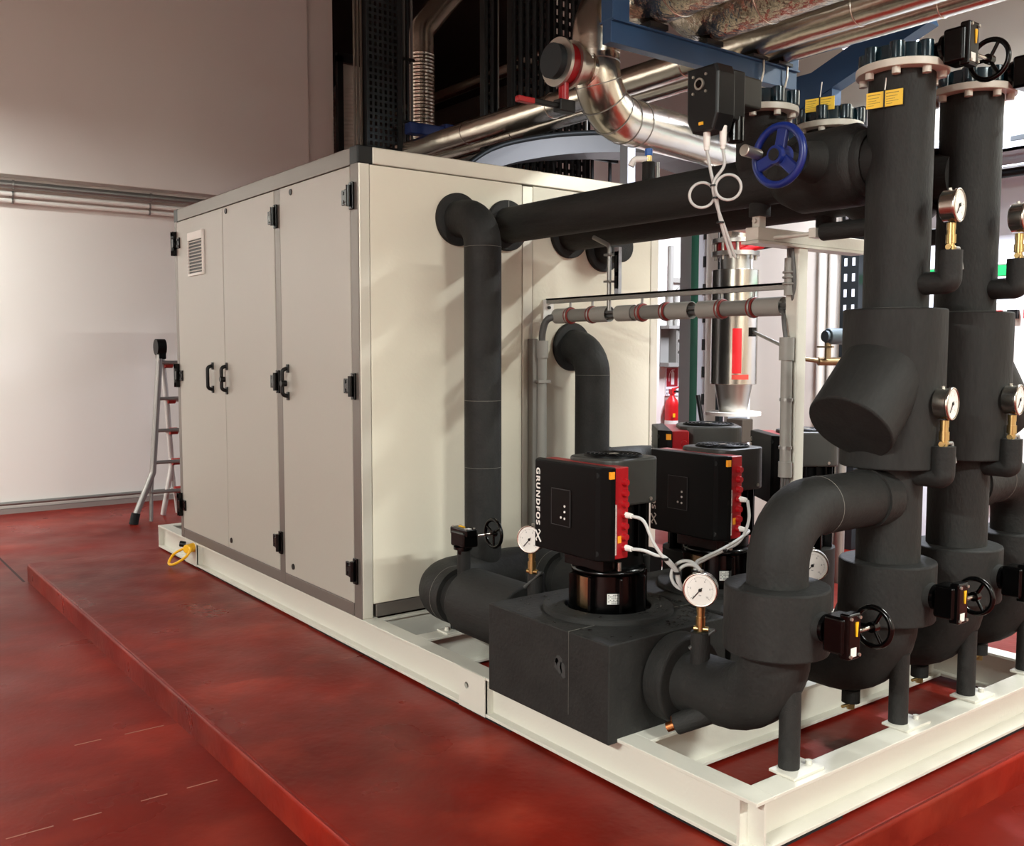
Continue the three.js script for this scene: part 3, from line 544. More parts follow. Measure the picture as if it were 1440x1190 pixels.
// ---------------------------------------------------------------- support post and conduits in the middle of the skid
{
  const t = thing('pipe_support', 'white square steel post with a cross arm carrying the supply pipes', 'support post', [1.08, 0.17, 1.6]);
  part(t, 'post', [bx(1.05, 1.11, 0.17, 1.84, 1.57, 1.63, 0.006)], M.skid);
  part(t, 'cross_arm', [bx(0.8, 1.5, 1.85, 1.9, 1.57, 1.63, 0.004), bx(0.79, 1.5, 1.838, 1.848, 1.56, 1.64)], M.skid);
  for (const x of [0.845, 1.262]) {
    const p = part(t, 'pipe_saddle', [bx(x - 0.02, x + 0.02, 1.9, 1.965, 1.58, 1.615, 0.004), bx(x - 0.013, x + 0.013, 1.96, 1.99, 1.585, 1.61)], M.skid);
    for (const y of [1.925, 1.955]) sub(p, 'bolt', [cyl([x - 0.03, y, 1.597], [x + 0.03, y, 1.597], 0.009, 0.009, 8)], M.skid);
  }
  part(t, 'tie_rod', [cyl([0.86, 1.858, 1.9], [0.9, 1.865, 1.62], 0.008, 0.008, 10), bx(0.83, 0.88, 1.84, 1.875, 1.83, 1.86, 0.003)], M.skid);
}
{ // slotted rail with clamps
  const t = thing('conduit_rail', 'grey steel rail from cabinet panel to post carrying the conduits', 'rail', [1.12, 1.7, 0.8]);
  part(t, 'rail', [bx(1.105, 1.135, 1.703, 1.712, 0.004, 1.57), bx(1.105, 1.109, 1.685, 1.712, 0.004, 1.57), bx(1.131, 1.135, 1.685, 1.712, 0.004, 1.57)], M.zinc);
  const br = part(t, 'wall_bracket', [bx(1.085, 1.155, 1.6, 1.705, 0.0, 0.008)], M.white);
  for (const y of [1.62, 1.665]) sub(br, 'bolt', [cyl([1.12, y, 0.008], [1.12, y, 0.018], 0.009, 0.009, 8)], M.blackPl);
  for (const z of [0.185, 0.354, 0.704, 0.86, 1.188, 1.359]) {
    const cl = part(t, 'pipe_clamp', [torus([1.12, 1.618, z], [0, 0, 1], 0.039, 0.006, 28, 8), cyl([1.12, 1.66, z], [1.12, 1.69, z], 0.006, 0.006, 8)], M.zinc);
    sub(cl, 'rubber_liner', [torus([1.12, 1.618, z + 0.009], [0, 0, 1], 0.037, 0.006, 28, 8), torus([1.12, 1.618, z - 0.009], [0, 0, 1], 0.037, 0.006, 28, 8)], std(0x7a2118, 0.6));
  }
}
{
  const seg = (z0, z1, label, mid, n = 0.05) => {
    const t = thing('conduit', label, 'conduit', [1.12, 1.618, (z0 + z1) / 2], 'grey conduit sections under the rail');
    part(t, 'pipe', [cyl([1.12, 1.618, z0 + 0.03], [1.12, 1.618, z1 - 0.03], 0.033, 0.033, 24)], mid);
    for (const [a, b] of [[z0, z0 + 0.11], [z1 - 0.13, z1]]) part(t, 'sleeve', [latheAt([[0.033, 0], [0.039, 0], [0.039, b - a], [0.035, b - a], [0.035, b - a - 0.05], [0.001, b - a - 0.05]], [1.12, 1.618, a], [0, 0, 1], 28)], M.pvc);
  };
  seg(0.076, 0.479, 'grey conduit section next to the cabinet panel', M.pvcDark); seg(0.544, 1.016, 'middle grey conduit section under the rail', M.pvcDark); seg(1.066, 1.51, 'grey conduit section ending at the white post', M.pvcDark);
  one('cable_bundle', 'grey cable bundle threading through the conduits down the cabinet and post', 'cable', [
    spline([[1.045, 1.45, 0.05], [1.045, 1.53, 0.05], [1.07, 1.6, 0.06], [1.12, 1.618, 0.12], [1.12, 1.618, 0.3]], 0.018, 30, 10),
    ...[[-0.01, 0.008], [0.01, 0.006], [0, -0.01]].map(([a, b]) => cyl([1.12 + a, 1.618 + b, 0.4], [1.12 + a, 1.618 + b, 1.5], 0.008, 0.008, 8)),
    ...[0, 0.014].map(d => spline([[1.12, 1.61 + d, 1.44], [1.1, 1.61 + d, 1.55], [1.06, 1.63 + d, 1.6], [1.045, 1.72, 1.6 + d], [1.045, 1.85, 1.585 + d]], 0.008, 30, 8)),
    spline([[1.12, 1.605, 1.46], [1.09, 1.595, 1.53], [1.03, 1.56, 1.58], [1.02, 1.48, 1.6]], 0.009, 24, 8)], M.cableDark);
  const v = thing('vertical_conduit', 'grey conduit and trunking running down the cabinet side', 'conduit', [1.045, 0.24, 0.03]);
  part(v, 'pipe', [cyl([1.045, 0.25, 0.04], [1.045, 1.46, 0.04], 0.03, 0.03, 20)], M.pvc);
  part(v, 'sleeve', [cyl([1.045, 1.4, 0.04], [1.045, 1.49, 0.04], 0.037, 0.037, 20)], M.pvc); part(v, 'trunking', [bx(0.985, 1.02, 0.25, 1.5, 0.002, 0.045, 0.004)], M.pvcDark);
  part(v, 'clip', [bx(1.0, 1.085, 1.27, 1.285, 0.002, 0.075)], M.zinc);
  const w = thing('post_conduit', 'grey conduit strapped to the white post by the pumps', 'conduit', [1.02, 0.6, 1.6]);
  part(w, 'pipe', [cyl([1.02, 0.95, 1.61], [1.02, 1.45, 1.605], 0.022, 0.022, 18)], M.pvc); part(w, 'sleeve', [cyl([1.02, 1.4, 1.605], [1.02, 1.49, 1.605], 0.029, 0.029, 18)], M.pvc);
  part(w, 'coupling', [cyl([1.02, 0.94, 1.61], [1.02, 1.0, 1.61], 0.027, 0.027, 18)], M.pvc); part(w, 'cables', [...[0, 1, 2].map(k => cyl([1.01 + k * 0.01, 0.7, 1.6 + k * 0.006], [1.01 + k * 0.01, 0.95, 1.605 + k * 0.005], 0.007, 0.007, 8))], M.cableDark);
  for (const y of [1.05, 1.24]) part(w, 'clip', [cyl([1.02, y, 1.608], [1.02, y + 0.012, 1.608], 0.026, 0.026, 18)], M.zinc);
  part(w, 'upper_coupling', [cyl([1.045, 1.655, 1.59], [1.045, 1.8, 1.59], 0.019, 0.019, 8), ...[1.7, 1.725, 1.745].map(y => torus([1.045, y, 1.59], [0, 1, 0], 0.022, 0.005, 20, 6))], M.pvc);
  // level sight tube on the panel
  const l = thing('level_glass', 'small slotted level indicator standing on the conduit rail', 'indicator', [1.12, 1.7, 0.5]);
  part(l, 'slotted_strut', [bx(1.13, 1.15, 1.715, 1.94, 0.5, 0.53), bx(1.13, 1.15, 1.74, 1.92, 0.5, 0.531)], M.trayPale);
  part(l, 'slot', [bx(1.127, 1.131, 1.745, 1.8, 0.508, 0.522), bx(1.127, 1.131, 1.82, 1.9, 0.508, 0.522)], M.blackPl);
  part(l, 'tube', [tube([[1.12, 1.63, 0.475], [1.12, 1.95, 0.475], [1.12, 2.0, 0.36]], 0.011, 0.03, 14)], M.zinc);
  for (const y of [1.77, 1.9]) part(l, 'clip', [bx(1.1, 1.14, y, y + 0.01, 0.455, 0.5)], M.zinc);
}

// ---------------------------------------------------------------- pumps
const font = await new FontLoader().loadAsync('fonts/droid/droid_sans_bold.typeface.json');
const sealTex = ctex(64, 512, (g, w, h) => { g.fillStyle = '#d9cfc8'; g.fillRect(0, 0, w, h); g.fillStyle = '#7d6f6a'; for (let y = 10; y < h - 10; y += 7) for (let x = 10; x < 54; x += 8) if (H[(x * 31 + y * 7) & 65535] > 0.35) g.fillRect(x, y, 5, 4); });
const plateTex = ctex(64, 64, (g, w) => { g.fillStyle = '#d8d8d2'; g.fillRect(0, 0, w, w); g.fillStyle = '#222'; for (let y = 6; y < 58; y += 10) for (let x = 6; x < 58; x += 10) if (H[(x * 17 + y * 131) & 65535] > 0.3) g.fillRect(x, y, 7, 4); });
function pump(x, z, full, label, kind = 0) { // axis at x, z; control box faces -x
  const t = thing('circulation_pump', label, 'pump', [0, 0, 0], 'black circulation pumps');
  const P = (n, g, m, l) => part(t, n, g, m, l);
  // insulated volute
  const vb = P('volute_insulation', [kind === 2 ? cyl([0, 0.18, 0], [0, 0.488, 0], 0.165, 0.165, 32) : bx(-0.31, kind ? 0.165 : 0.26, 0.155, 0.488, -0.325, 0.34, 0.006)], M.foam);
  if (kind < 2) sub(vb, 'insulation_ring', [latheAt([[0.157, -0.01], [0.157, 0.014], [0.163, 0.02], [0.232, 0.02], [0.24, 0.014], [0.24, -0.01]], [0, 0.488, 0], [0, 1, 0], 56)], M.foam);
  if (full) { sub(vb, 'side_seam', [bx(-0.3112, -0.309, 0.2, 0.485, 0.14, 0.1415), bx(-0.3112, 0.3, 0.4865, 0.4892, 0.139, 0.1415)], M.glue); for (const [q, w] of [[0.09, 0.02], [0.11, 0.014], [0.075, 0.01]]) { const pts = []; for (let k = 0; k < 9; k++) { const a = k / 9 * 6.283, r = w * (0.5 + H[k * 37 + Math.round(q * 1000)]); pts.push([q + Math.cos(a) * r, 0.36 - (q - 0.09) * 0.8 + Math.sin(a) * r * 1.6]); } const g = extr(shapeFrom(pts), 0.0006); g.applyMatrix4(rotY(-Math.PI / 2)); g.translate(-0.3101, 0, 0); sub(vb, 'chalk_smear', [g], std(0x353534, 0.85)); } }
  // motor stool
  const st = P('motor_stool', [cyl([0, 0.44, 0], [0, 0.645, 0], 0.118, 0.112, 32), latheAt([[0.09, 0], [0.135, 0.004], [0.137, 0.02], [0.12, 0.03], [0.09, 0.03]], [0, 0.63, 0], [0, 1, 0], 44)], M.blackGloss);
  for (let k = 0; k < 8; k++) { const a = k * Math.PI / 4 + 0.35; sub(st, 'rib', [mv(tf(bx(0.105, 0.15, 0, 0.16, -0.006, 0.006, 0.003), rotY(a)), 0, 0.47, 0)], M.blackGloss); }
  const gp = new THREE.CylinderGeometry(0.1215, 0.1215, 0.115, 20, 1, true, Math.PI * 1.33, 0.75); gp.translate(0, 0.565, 0);
  sub(st, 'coupling_guard', [gp], new THREE.MeshStandardMaterial({ color: 0xc2ab84, roughness: 0.22, metalness: 1, side: THREE.DoubleSide }));
  sub(st, 'rating_plate', [mv(tf(new THREE.BoxGeometry(0.038, 0.038, 0.0015), rotY(-0.62)), -0.0715, 0.553, 0.1)], std(0xffffff, 0.5, 0, { map: plateTex }));
  for (const a of [0.4, 2.0, 3.6, 5.2]) sub(st, 'bolt', [cyl([Math.cos(a) * 0.122, 0.655, Math.sin(a) * 0.122], [Math.cos(a) * 0.122, 0.685, Math.sin(a) * 0.122], 0.008, 0.008, 8)], M.steel);
  // motor
  P('motor_body', [cyl([0.03, 0.655, 0], [0.03, 0.96, 0], 0.105, 0.105, 32), ...Array.from({ length: 16 }, (_, k) => mv(tf(bx(0.09, 0.125, 0.7, 0.89, -0.003, 0.003), rotY(k * Math.PI / 8)), 0.03, 0, 0))], M.headBlack);
  const cw = new THREE.Shape(); { const a = 0.122, r = 0.06; cw.moveTo(-a + r, -a); cw.lineTo(a - r, -a); cw.quadraticCurveTo(a, -a, a, -a + r); cw.lineTo(a, a - r); cw.quadraticCurveTo(a, a, a - r, a); cw.lineTo(-a + r, a); cw.quadraticCurveTo(-a, a, -a, a - r); cw.lineTo(-a, -a + r); cw.quadraticCurveTo(-a, -a, -a + r, -a); }
  const cg = new THREE.ExtrudeGeometry(cw, { depth: 0.15, bevelEnabled: true, bevelThickness: 0.008, bevelSize: 0.006, bevelSegments: 2, curveSegments: 8 }); cg.applyMatrix4(rotX(-Math.PI / 2)); cg.translate(0.02, 0.895, 0);
  const cl = P('fan_cowl', [boxUV(cg)], M.cowl);
  sub(cl, 'air_grille', [cyl([0.02, 1.052, 0], [0.02, 1.058, 0], 0.108, 0.106, 40), ...Array.from({ length: 6 }, (_, k) => torus([0.02, 1.059, 0], [0, 1, 0], 0.022 + k * 0.016, 0.0028, 36, 5)), ...Array.from({ length: 12 }, (_, k) => { const a = k * Math.PI / 6; return cyl([0.02 + Math.cos(a) * 0.02, 1.059, Math.sin(a) * 0.02], [0.02 + Math.cos(a) * 0.104, 1.059, Math.sin(a) * 0.104], 0.0025, 0.0025, 5); })], M.headBlack);
  sub(cl, 'badge', [bx(0.005, 0.035, 1.06, 1.063, -0.008, 0.012)], M.steel);
  sub(cl, 'screw', [cyl([0.085, 0.905, 0.125], [0.085, 0.905, 0.132], 0.007, 0.007, 10)], M.steel);
  // control box, front towards -x
  const z0 = -0.012, y0 = 0.715, y1 = 1.04;
  const prof = [[-0.2, -0.163], [-0.2, 0.163], [-0.19, 0.174], [-0.165, 0.197], [-0.152, 0.2], [-0.152, -0.2], [-0.165, -0.197], [-0.19, -0.174]];
  const hg = new THREE.ExtrudeGeometry(shapeFrom(prof), { depth: y1 - y0 - 0.01, bevelEnabled: true, bevelThickness: 0.005, bevelSize: 0.004, bevelSegments: 2 });
  // shape (a, b) -> x = a, z = b; extrude -> y
  hg.applyMatrix4(rotX(Math.PI / 2)); hg.translate(0, y1 - 0.005, z0);
  const hd = P('control_box', [boxUV(hg)], M.headBlack);
  sub(hd, 'display', [bx(-0.2065, -0.203, 0.815, 0.945, z0 - 0.068, z0 + 0.034, 0.002)], M.headFace);
  sub(hd, 'display_frame', [bx(-0.2075, -0.204, 0.814, 0.816, z0 - 0.069, z0 + 0.035), bx(-0.2075, -0.204, 0.944, 0.946, z0 - 0.069, z0 + 0.035), bx(-0.2075, -0.204, 0.814, 0.946, z0 - 0.069, z0 - 0.067), bx(-0.2075, -0.204, 0.814, 0.946, z0 + 0.033, z0 + 0.035)], std(0x2e2e2e, 0.5));
  for (const [y, zz] of [[0.886, 0.006], [0.866, 0.006], [0.842, 0.006], [0.844, -0.014]]) sub(hd, 'button', [cyl([-0.205, y, z0 + zz], [-0.2085, y, z0 + zz], 0.0042, 0.0042, 12)], M.white);
  for (const y of [1.012, 0.742]) sub(hd, 'screw_recess', [cyl([-0.19, y, z0 + 0.163], [-0.202, y, z0 + 0.166], 0.01, 0.01, 14)], M.rubber);
  // lettering reading downwards
  const tg = new TextGeometry('GRUNDFOS', { font, size: 0.0235, depth: 0.001, curveSegments: 3 }); tg.computeBoundingBox();
  const tw = tg.boundingBox.max.x; tg.scale(0.213 / tw, 0.9, 1);
  tg.applyMatrix4(rotZ(-Math.PI / 2)); tg.applyMatrix4(rotY(-Math.PI / 2)); tg.translate(-0.2045, 1.012, z0 - 0.157);
  sub(hd, 'lettering', [prep(tg)], M.white);
  const bar = (a, b, w) => { const A = V(-0.2052, a[1], z0 + a[0]), B = V(-0.2052, b[1], z0 + b[0]); return cyl([A.x, A.y, A.z], [B.x, B.y, B.z], w, w, 6); };
  sub(hd, 'emblem', [bar([-0.16, 0.778], [-0.13, 0.738], 0.0028), bar([-0.133, 0.776], [-0.158, 0.745], 0.0024), bar([-0.133, 0.776], [-0.142, 0.782], 0.0022), bar([-0.158, 0.745], [-0.153, 0.739], 0.0022)], M.white);
  // red terminal housing
  const rb = P('terminal_housing', [bx(-0.153, -0.08, y0 + 0.004, y1 - 0.003, z0 - 0.196, z0 + 0.197, 0.004)], M.red, 'dark red terminal housing');
  for (let k = 0; k < 7; k++) sub(rb, 'cable_port', [cyl([-0.1, 0.985 - k * 0.038, z0 + 0.19], [-0.1, 0.985 - k * 0.038, z0 + 0.212], 0.015, 0.011, 14)], M.red);
  sub(rb, 'warning_sticker', [bx(-0.172, -0.152, 1.0, 1.025, z0 + 0.19, z0 + 0.2042)], M.orange); sub(rb, 'warning_sticker', [bx(-0.13, -0.114, 0.775, 0.8, z0 + 0.1965, z0 + 0.1985)], M.orange);
  sub(rb, 'data_strip', [mv(new THREE.BoxGeometry(0.011, 0.175, 0.002), -0.1415, 0.8225, z0 + 0.1975)], std(0xffffff, 0.5, 0, { map: sealTex }));
  P('box_bracket', [bx(-0.1, 0.0, 0.66, 0.95, -0.1, 0.09)], M.headBlack);
  P('box_foot', [bx(-0.12, -0.04, 0.655, 0.72, -0.11, 0.1, 0.004)], M.blackGloss);
  for (const y of [0.872, 0.758]) sub(rb, 'cable_gland', [cyl([-0.1, y, z0 + 0.208], [-0.1, y, z0 + 0.235], 0.0115, 0.009, 10)], M.white);
  t.position.set(x, 0, z);
  return t;
}
const PX = 0.27, PZ = 1.4;
pump(PX, PZ, true, 'black pump with bright white lettering on the foam box at the skid edge');
pump(PX + 0.6, PZ, false, 'black pump with dim lettering behind the first pump and beside the looping pipe', 1);
const p3 = pump(1.34, 0.9, false, 'black pump with wide red side standing behind the front pumps', 2); p3.scale.set(1.12, 1.035, 1.12); p3.rotation.y = -0.72;
const p4 = pump(1.83, 1.1, false, 'black pump half hidden behind the white post', 2); p4.rotation.y = -0.6;
{ // grey signal cables joining the two front pumps
  const c = one('signal_cable', 'pale grey cables looped between the two front pumps', 'cable', [
    ...[0.872, 0.758].map((y, k) => { const e = k * 0.007; return spline([[0.17, y, 1.62], ...(k ? [[0.19, 0.757, 1.66], [0.22, 0.742, 1.69]] : [[0.185, 0.862, 1.66], [0.205, 0.79, 1.69]]), [0.24, 0.73 + e, 1.71], [0.285, 0.68 + e, 1.725], [0.3, 0.63 + e, 1.73], [0.335, 0.614 - e, 1.73], [0.37, 0.64, 1.725 + e], [0.388, 0.69 + e, 1.72], [0.44, 0.7 + e, 1.71], [0.565, 0.715 + e, 1.69], [0.7, 0.735 + e, 1.66], [0.762, 0.765 + (k ? -0.008 : 0.04), 1.645], [0.77, y, 1.63]], 0.006, 110, 8); }),
    torus([0.335, 0.662, 1.722], [-0.66, 0.1, 0.75], 0.05, 0.006, 36, 8), torus([0.34, 0.658, 1.735], [-0.66, 0.1, 0.75], 0.043, 0.006, 36, 8)], M.cable);
  for (const [x, y, z] of [[0.287, 0.678, 1.725], [0.382, 0.672, 1.724], [0.242, 0.73, 1.71], [0.565, 0.717, 1.69]]) sub(c, 'cable_tie', [cyl([x, y - 0.004, z], [x, y + 0.004, z], 0.014, 0.014, 10)], M.blackPl);
}
{ // condensation drops on the foam box
  const g = new THREE.SphereGeometry(1, 8, 5, 0, Math.PI * 2, 0, Math.PI / 2), n = 260;
  const im = new THREE.InstancedMesh(g, phys(0xffffff, 0.05, 0, { transmission: 1, thickness: 0.004, ior: 1.33 }), n); im.name = 'water_drops';
  const d = new THREE.Object3D(); let k = 0;
  while (k < n) { const x = -0.02 + rnd() * 0.58, z = 1.1 + rnd() * 0.62, r = Math.hypot(x - PX, z - PZ); const right = x > 0.25 && z > 1.45; if (r < 0.17 || (!right && rnd() > 0.13)) continue; if (r < 0.26 && r > 0.225) continue; const s = 0.002 + rnd() * rnd() * 0.006; d.position.set(x, r < 0.235 ? 0.508 : 0.4882, z); d.scale.set(s * (0.8 + rnd()), s * 0.5, s * (0.8 + rnd())); d.rotation.y = rnd() * 6; d.updateMatrix(); im.setMatrixAt(k++, d.matrix); }
  im.castShadow = true; im.receiveShadow = true; im.userData = { label: 'scattered water drops on top of the black foam box', category: 'water drops', kind: 'stuff' }; scene.add(im);
}

// ---------------------------------------------------------------- left background: wall pipes, ladder
{
  const wp = (y, z, r, m, label) => { const t = thing('wall_pipe', label, 'pipe', [0, y, z]); part(t, 'pipe', [cyl([-7.9, y, z], [2.6, y, z], r, r, 18)], m); for (const x of [-3.2, -0.35, 0.9]) part(t, 'bracket', [cyl([x - 0.008, y, z], [x + 0.008, y, z], r + 0.008, r + 0.008, 16), bx(x - 0.012, x + 0.012, y - 0.012, y + 0.012, -6.2, z)], M.zinc); };
  wp(2.975, -6.05, 0.036, M.zinc, 'thickest grey pipe along the back wall under the upper panel');
  wp(2.895, -6.1, 0.022, M.white, 'thin white pipe along the back wall below the thickest pipe');
  wp(2.835, -6.12, 0.02, M.white, 'lowest thin white pipe along the back wall');
  one('skirting_conduit', 'grey conduit running low along the white back wall', 'conduit', [cyl([-7.9, -0.02, -6.17], [2.6, -0.02, -6.17], 0.018, 0.018, 12)], M.zinc);
}
{ // folding ladder on the floor behind the cabinet
  const t = thing('folding_ladder', 'aluminium folding ladder with red joints standing behind the cabinet', 'ladder', [0.6, FY, -5]);
  const ladderAlu = std(0x9c9894, 0.4, 0.5), ladderPale = std(0xd6d3cf, 0.4, 0.35);
  const rail = (pts, r, n, m) => part(t, n, [sweep(pathOf(pts, 0.08, 4), r, 6)], m);
  const W = 0.55;
  rail([[0.62, 1.42, -4.98], [0.515, 0.33, -4.93], [0.314, FY + 0.02, -4.88]], 0.03, 'rail', ladderAlu);
  rail([[0.58, 0.9, -4.97], [0.5, 0.2, -4.93], [0.479, FY + 0.01, -4.9]], 0.018, 'inner_rail', ladderAlu);
  rail([[0.65, 1.42, -5.02], [0.7, 0.9, -5.06], [0.76, 0.36, -5.16], [0.68, FY + 0.01, -5.2]], 0.026, 'rail', ladderPale);
  rail([[0.76, 0.36, -5.16], [0.83, FY + 0.01, -5.25]], 0.018, 'inner_rail', ladderPale);
  rail([[0.62 + W, 1.42, -4.98], [0.72 + W, 0.33, -4.93], [0.92 + W, FY + 0.02, -4.88]], 0.03, 'rail', ladderAlu);
  rail([[0.6 + W, 1.42, -5.02], [0.66 + W, 0.36, -5.16], [0.66 + W, FY + 0.01, -5.2]], 0.026, 'rail', ladderPale);
  part(t, 'foot', [cyl([0.318, FY, -4.88], [0.345, FY + 0.1, -4.887], 0.04, 0.038, 10)], M.rubber); part(t, 'foot', [cyl([0.92 + W, FY, -4.88], [0.9 + W, FY + 0.1, -4.887], 0.04, 0.038, 10)], M.rubber);
  part(t, 'hinge', [cyl([0.59, 1.47, -5], [0.67, 1.47, -5], 0.075, 0.075, 18), bx(0.6, 0.67, 1.36, 1.5, -5.05, -4.95, 0.01)], M.blackPl);
  const ys = [1.33, 1.0, 0.71, 0.42, 0.15];
  for (const y of ys) { const f = (1.42 - y) / 1.09; part(t, 'rung', [cyl([0.6 - 0.1 * f, y, -4.97 + 0.04 * f], [0.64 + W + 0.1 * f, y, -4.97 + 0.04 * f], 0.017, 0.017, 12)], ladderAlu); part(t, 'rung', [cyl([0.63 + 0.09 * f, y - 0.02, -5.03 - 0.1 * f], [0.64 + W, y - 0.02, -5.03 - 0.1 * f], 0.017, 0.017, 12)], ladderPale); part(t, 'joint', [cyl([0.66 + 0.09 * f, y - 0.02, -5.0 - 0.1 * f], [0.73 + 0.09 * f, y - 0.02, -5.0 - 0.1 * f], 0.032, 0.032, 12)], std(0xa2302a, 0.5), 'red plastic joint'); }
}
// ---------------------------------------------------------------- upper background: silver pipes, blue trapeze, racks
const clad = (pts, r, bend, n, label, mat = M.silver, bands = []) => { // metal-clad pipe with lap bands
  const t = thing('clad_pipe', label, 'pipe', pts[0], n); part(t, 'cladding', [tube(pts, r, bend, 36)], mat);
  for (const [c, d] of bands) part(t, 'lap_band', [torus(c, d, r + 0.001, 0.004, 40, 6)], M.chrome);
  return t;
};
const bz = (x, y, zs) => zs.map(z => [[x, y, z], [0, 0, 1]]);
const zr = [-3.4, -2.1, -1.1, 0.1, 1.2];
const GC = 'silver clad pipes on the blue hanger', GD = 'crinkled silver ducts above the hanger';
clad([[2.06, 3.075, -5.5], [2.06, 3.075, 3.4]], 0.082, 0.1, GC, 'thicker smooth silver clad pipe on the blue hanger', M.silver, bz(2.06, 3.075, zr));
clad([[2.27, 3.05, -5.5], [2.27, 3.05, 3.4]], 0.058, 0.1, GC, 'slim smooth silver clad pipe at the end of the blue hanger', M.silver, bz(2.27, 3.05, zr.map(z => z + 0.3)));
clad([[1.3, 5.2, 0.38], [1.3, 3.16, 0.38], [1.3, 3.16, 3.4]], 0.155, 0.25, GD, 'large crinkled silver duct beside the blue hanger post', M.silverCrinkle, bz(1.3, 3.16, [0.75, 1.9]));
clad([[1.7, 5.2, 0.38], [1.7, 3.13, 0.38], [1.7, 3.13, 3.4]], 0.13, 0.25, GD, 'smaller crinkled silver duct in the middle of the blue hanger', M.silverCrinkle, bz(1.7, 3.13, [0.95, 1.8]));
{ // silver elbow with valve
  const t = thing('silver_elbow', 'fat silver clad elbow turning down above the cabinet', 'pipe', [1.27, 2.7, 0.2]);
  const z = 0.2, r = 0.122, x = 1.27, y = 2.66, R = 0.25, e1 = [2.75, 2.69, -0.1];
  const e = part(t, 'elbow', [tube([[x, 3.0, z], [x, y, z], e1], r, R, 40)], M.silver);
  const d = V(...e1).sub(V(x, y, z)).normalize();
  for (let k = 0; k <= 4; k++) { const a = k / 4 * Math.PI / 2, c = V(x, y + R, z).addScaledVector(d, R * (1 - Math.cos(a))); c.y -= R * Math.sin(a); sub(e, 'lap_band', [torus([c.x, c.y, c.z], [d.x * Math.sin(a), -Math.cos(a), d.z * Math.sin(a)], r + 0.001, 0.0026, 44, 6)], M.zinc); }
  sub(e, 'lap_band', [torus([x + d.x * 0.36, y + d.y * 0.36, z + d.z * 0.36], [d.x, d.y, d.z], r + 0.001, 0.0026, 44, 6)], M.zinc);
  part(t, 'upper_bend', [tube([[x, 2.95, z], [x, 3.08, z], [x + 0.3, 3.45, z - 0.2], [x + 0.3, 5, z - 0.2]], r * 1.02, 0.16, 36)], M.silver);
  part(t, 'branch_shell', [cyl([x + 0.01, 2.87, z], [x - 0.09, 2.87, z], 0.1, 0.1, 32)], M.silver);
  part(t, 'stub', [cyl([x - 0.08, 2.87, z], [x - 0.17, 2.87, z], 0.085, 0.085, 32)], M.steel);
  const fl = [x - 0.17, x - 0.245]; for (const fx of fl) part(t, 'flange', [cyl([fx, 2.87, z], [fx - 0.018, 2.87, z], 0.118, 0.118, 36)], M.steel);
  part(t, 'pipe_end', [cyl([x - 0.262, 2.87, z], [x - 0.3, 2.87, z], 0.085, 0.085, 28)], M.tray);
  const v = thing('red_seat_valve', 'red lined valve with black lever clamped at the silver elbow', 'valve', [1.05, 2.75, z]);
  part(v, 'valve_disc', [cyl([x - 0.189, 2.87, z], [x - 0.244, 2.87, z], 0.1, 0.1, 32)], M.red); part(v, 'neck', [cyl([x - 0.215, 2.78, z], [x - 0.215, 2.68, z], 0.026, 0.026, 14)], M.red);
  part(v, 'lever_head', [bx(x - 0.26, x - 0.16, 2.63, 2.69, z - 0.03, z + 0.03, 0.006)], M.blackPl); part(v, 'lever', [bx(0.85, 1.02, 2.645, 2.67, z - 0.015, z + 0.015, 0.006)], M.blackPl); part(v, 'grip', [bx(0.76, 0.86, 2.64, 2.668, z - 0.018, z + 0.018, 0.006)], M.red);
}
{ // blue trapeze hanger
  const t = thing('blue_hanger', 'dark blue steel trapeze hanger carrying the silver pipes', 'hanger', [1.7, 2.7, 0.55]);
  const z = 0.55;
  part(t, 'beam', [bx(1.02, 2.42, 2.875, 2.975, z - 0.03, z + 0.03, 0.004), bx(1.02, 2.42, 2.972, 2.98, z - 0.05, z + 0.05)], M.blueSteel);
  part(t, 'post', [bx(1.02, 1.13, 2.98, 7, z - 0.04, z + 0.04, 0.004)], M.blueSteel); part(t, 'post', [bx(2.34, 2.42, 2.98, 7, z - 0.04, z + 0.04, 0.004)], M.blueSteel);
  for (const [x, h] of [[1.3, 0.022], [1.7, 0.018], [2.06, 0.01], [2.27, 0.01]]) part(t, 'pipe_shoe', [bx(x - 0.06, x + 0.06, 2.98, 2.985 + h, z - 0.07, z + 0.07)], M.blackPl);
  for (const x of [2.1, 2.3]) part(t, 'clamp', [tube([[x, 2.98, z + 0.055], [x, 2.92, z + 0.055], [x, 2.87, z + 0.04]], 0.006, 0.02, 8)], M.steel);
  const b = thing('blue_bracket', 'dark blue angled steel bracket above the second riser', 'bracket', [3.2, 3, 0.6]);
  part(b, 'arm', [mv(tf(bx(-0.05, 0.05, -0.08, 0.08, -0.6, 0.5), rotX(-0.35)), 2.9, 3.1, 0.6)], M.blueSteel); part(b, 'plate', [bx(2.86, 2.95, 2.72, 3.1, 0.2, 0.5)], M.blueSteel);
}
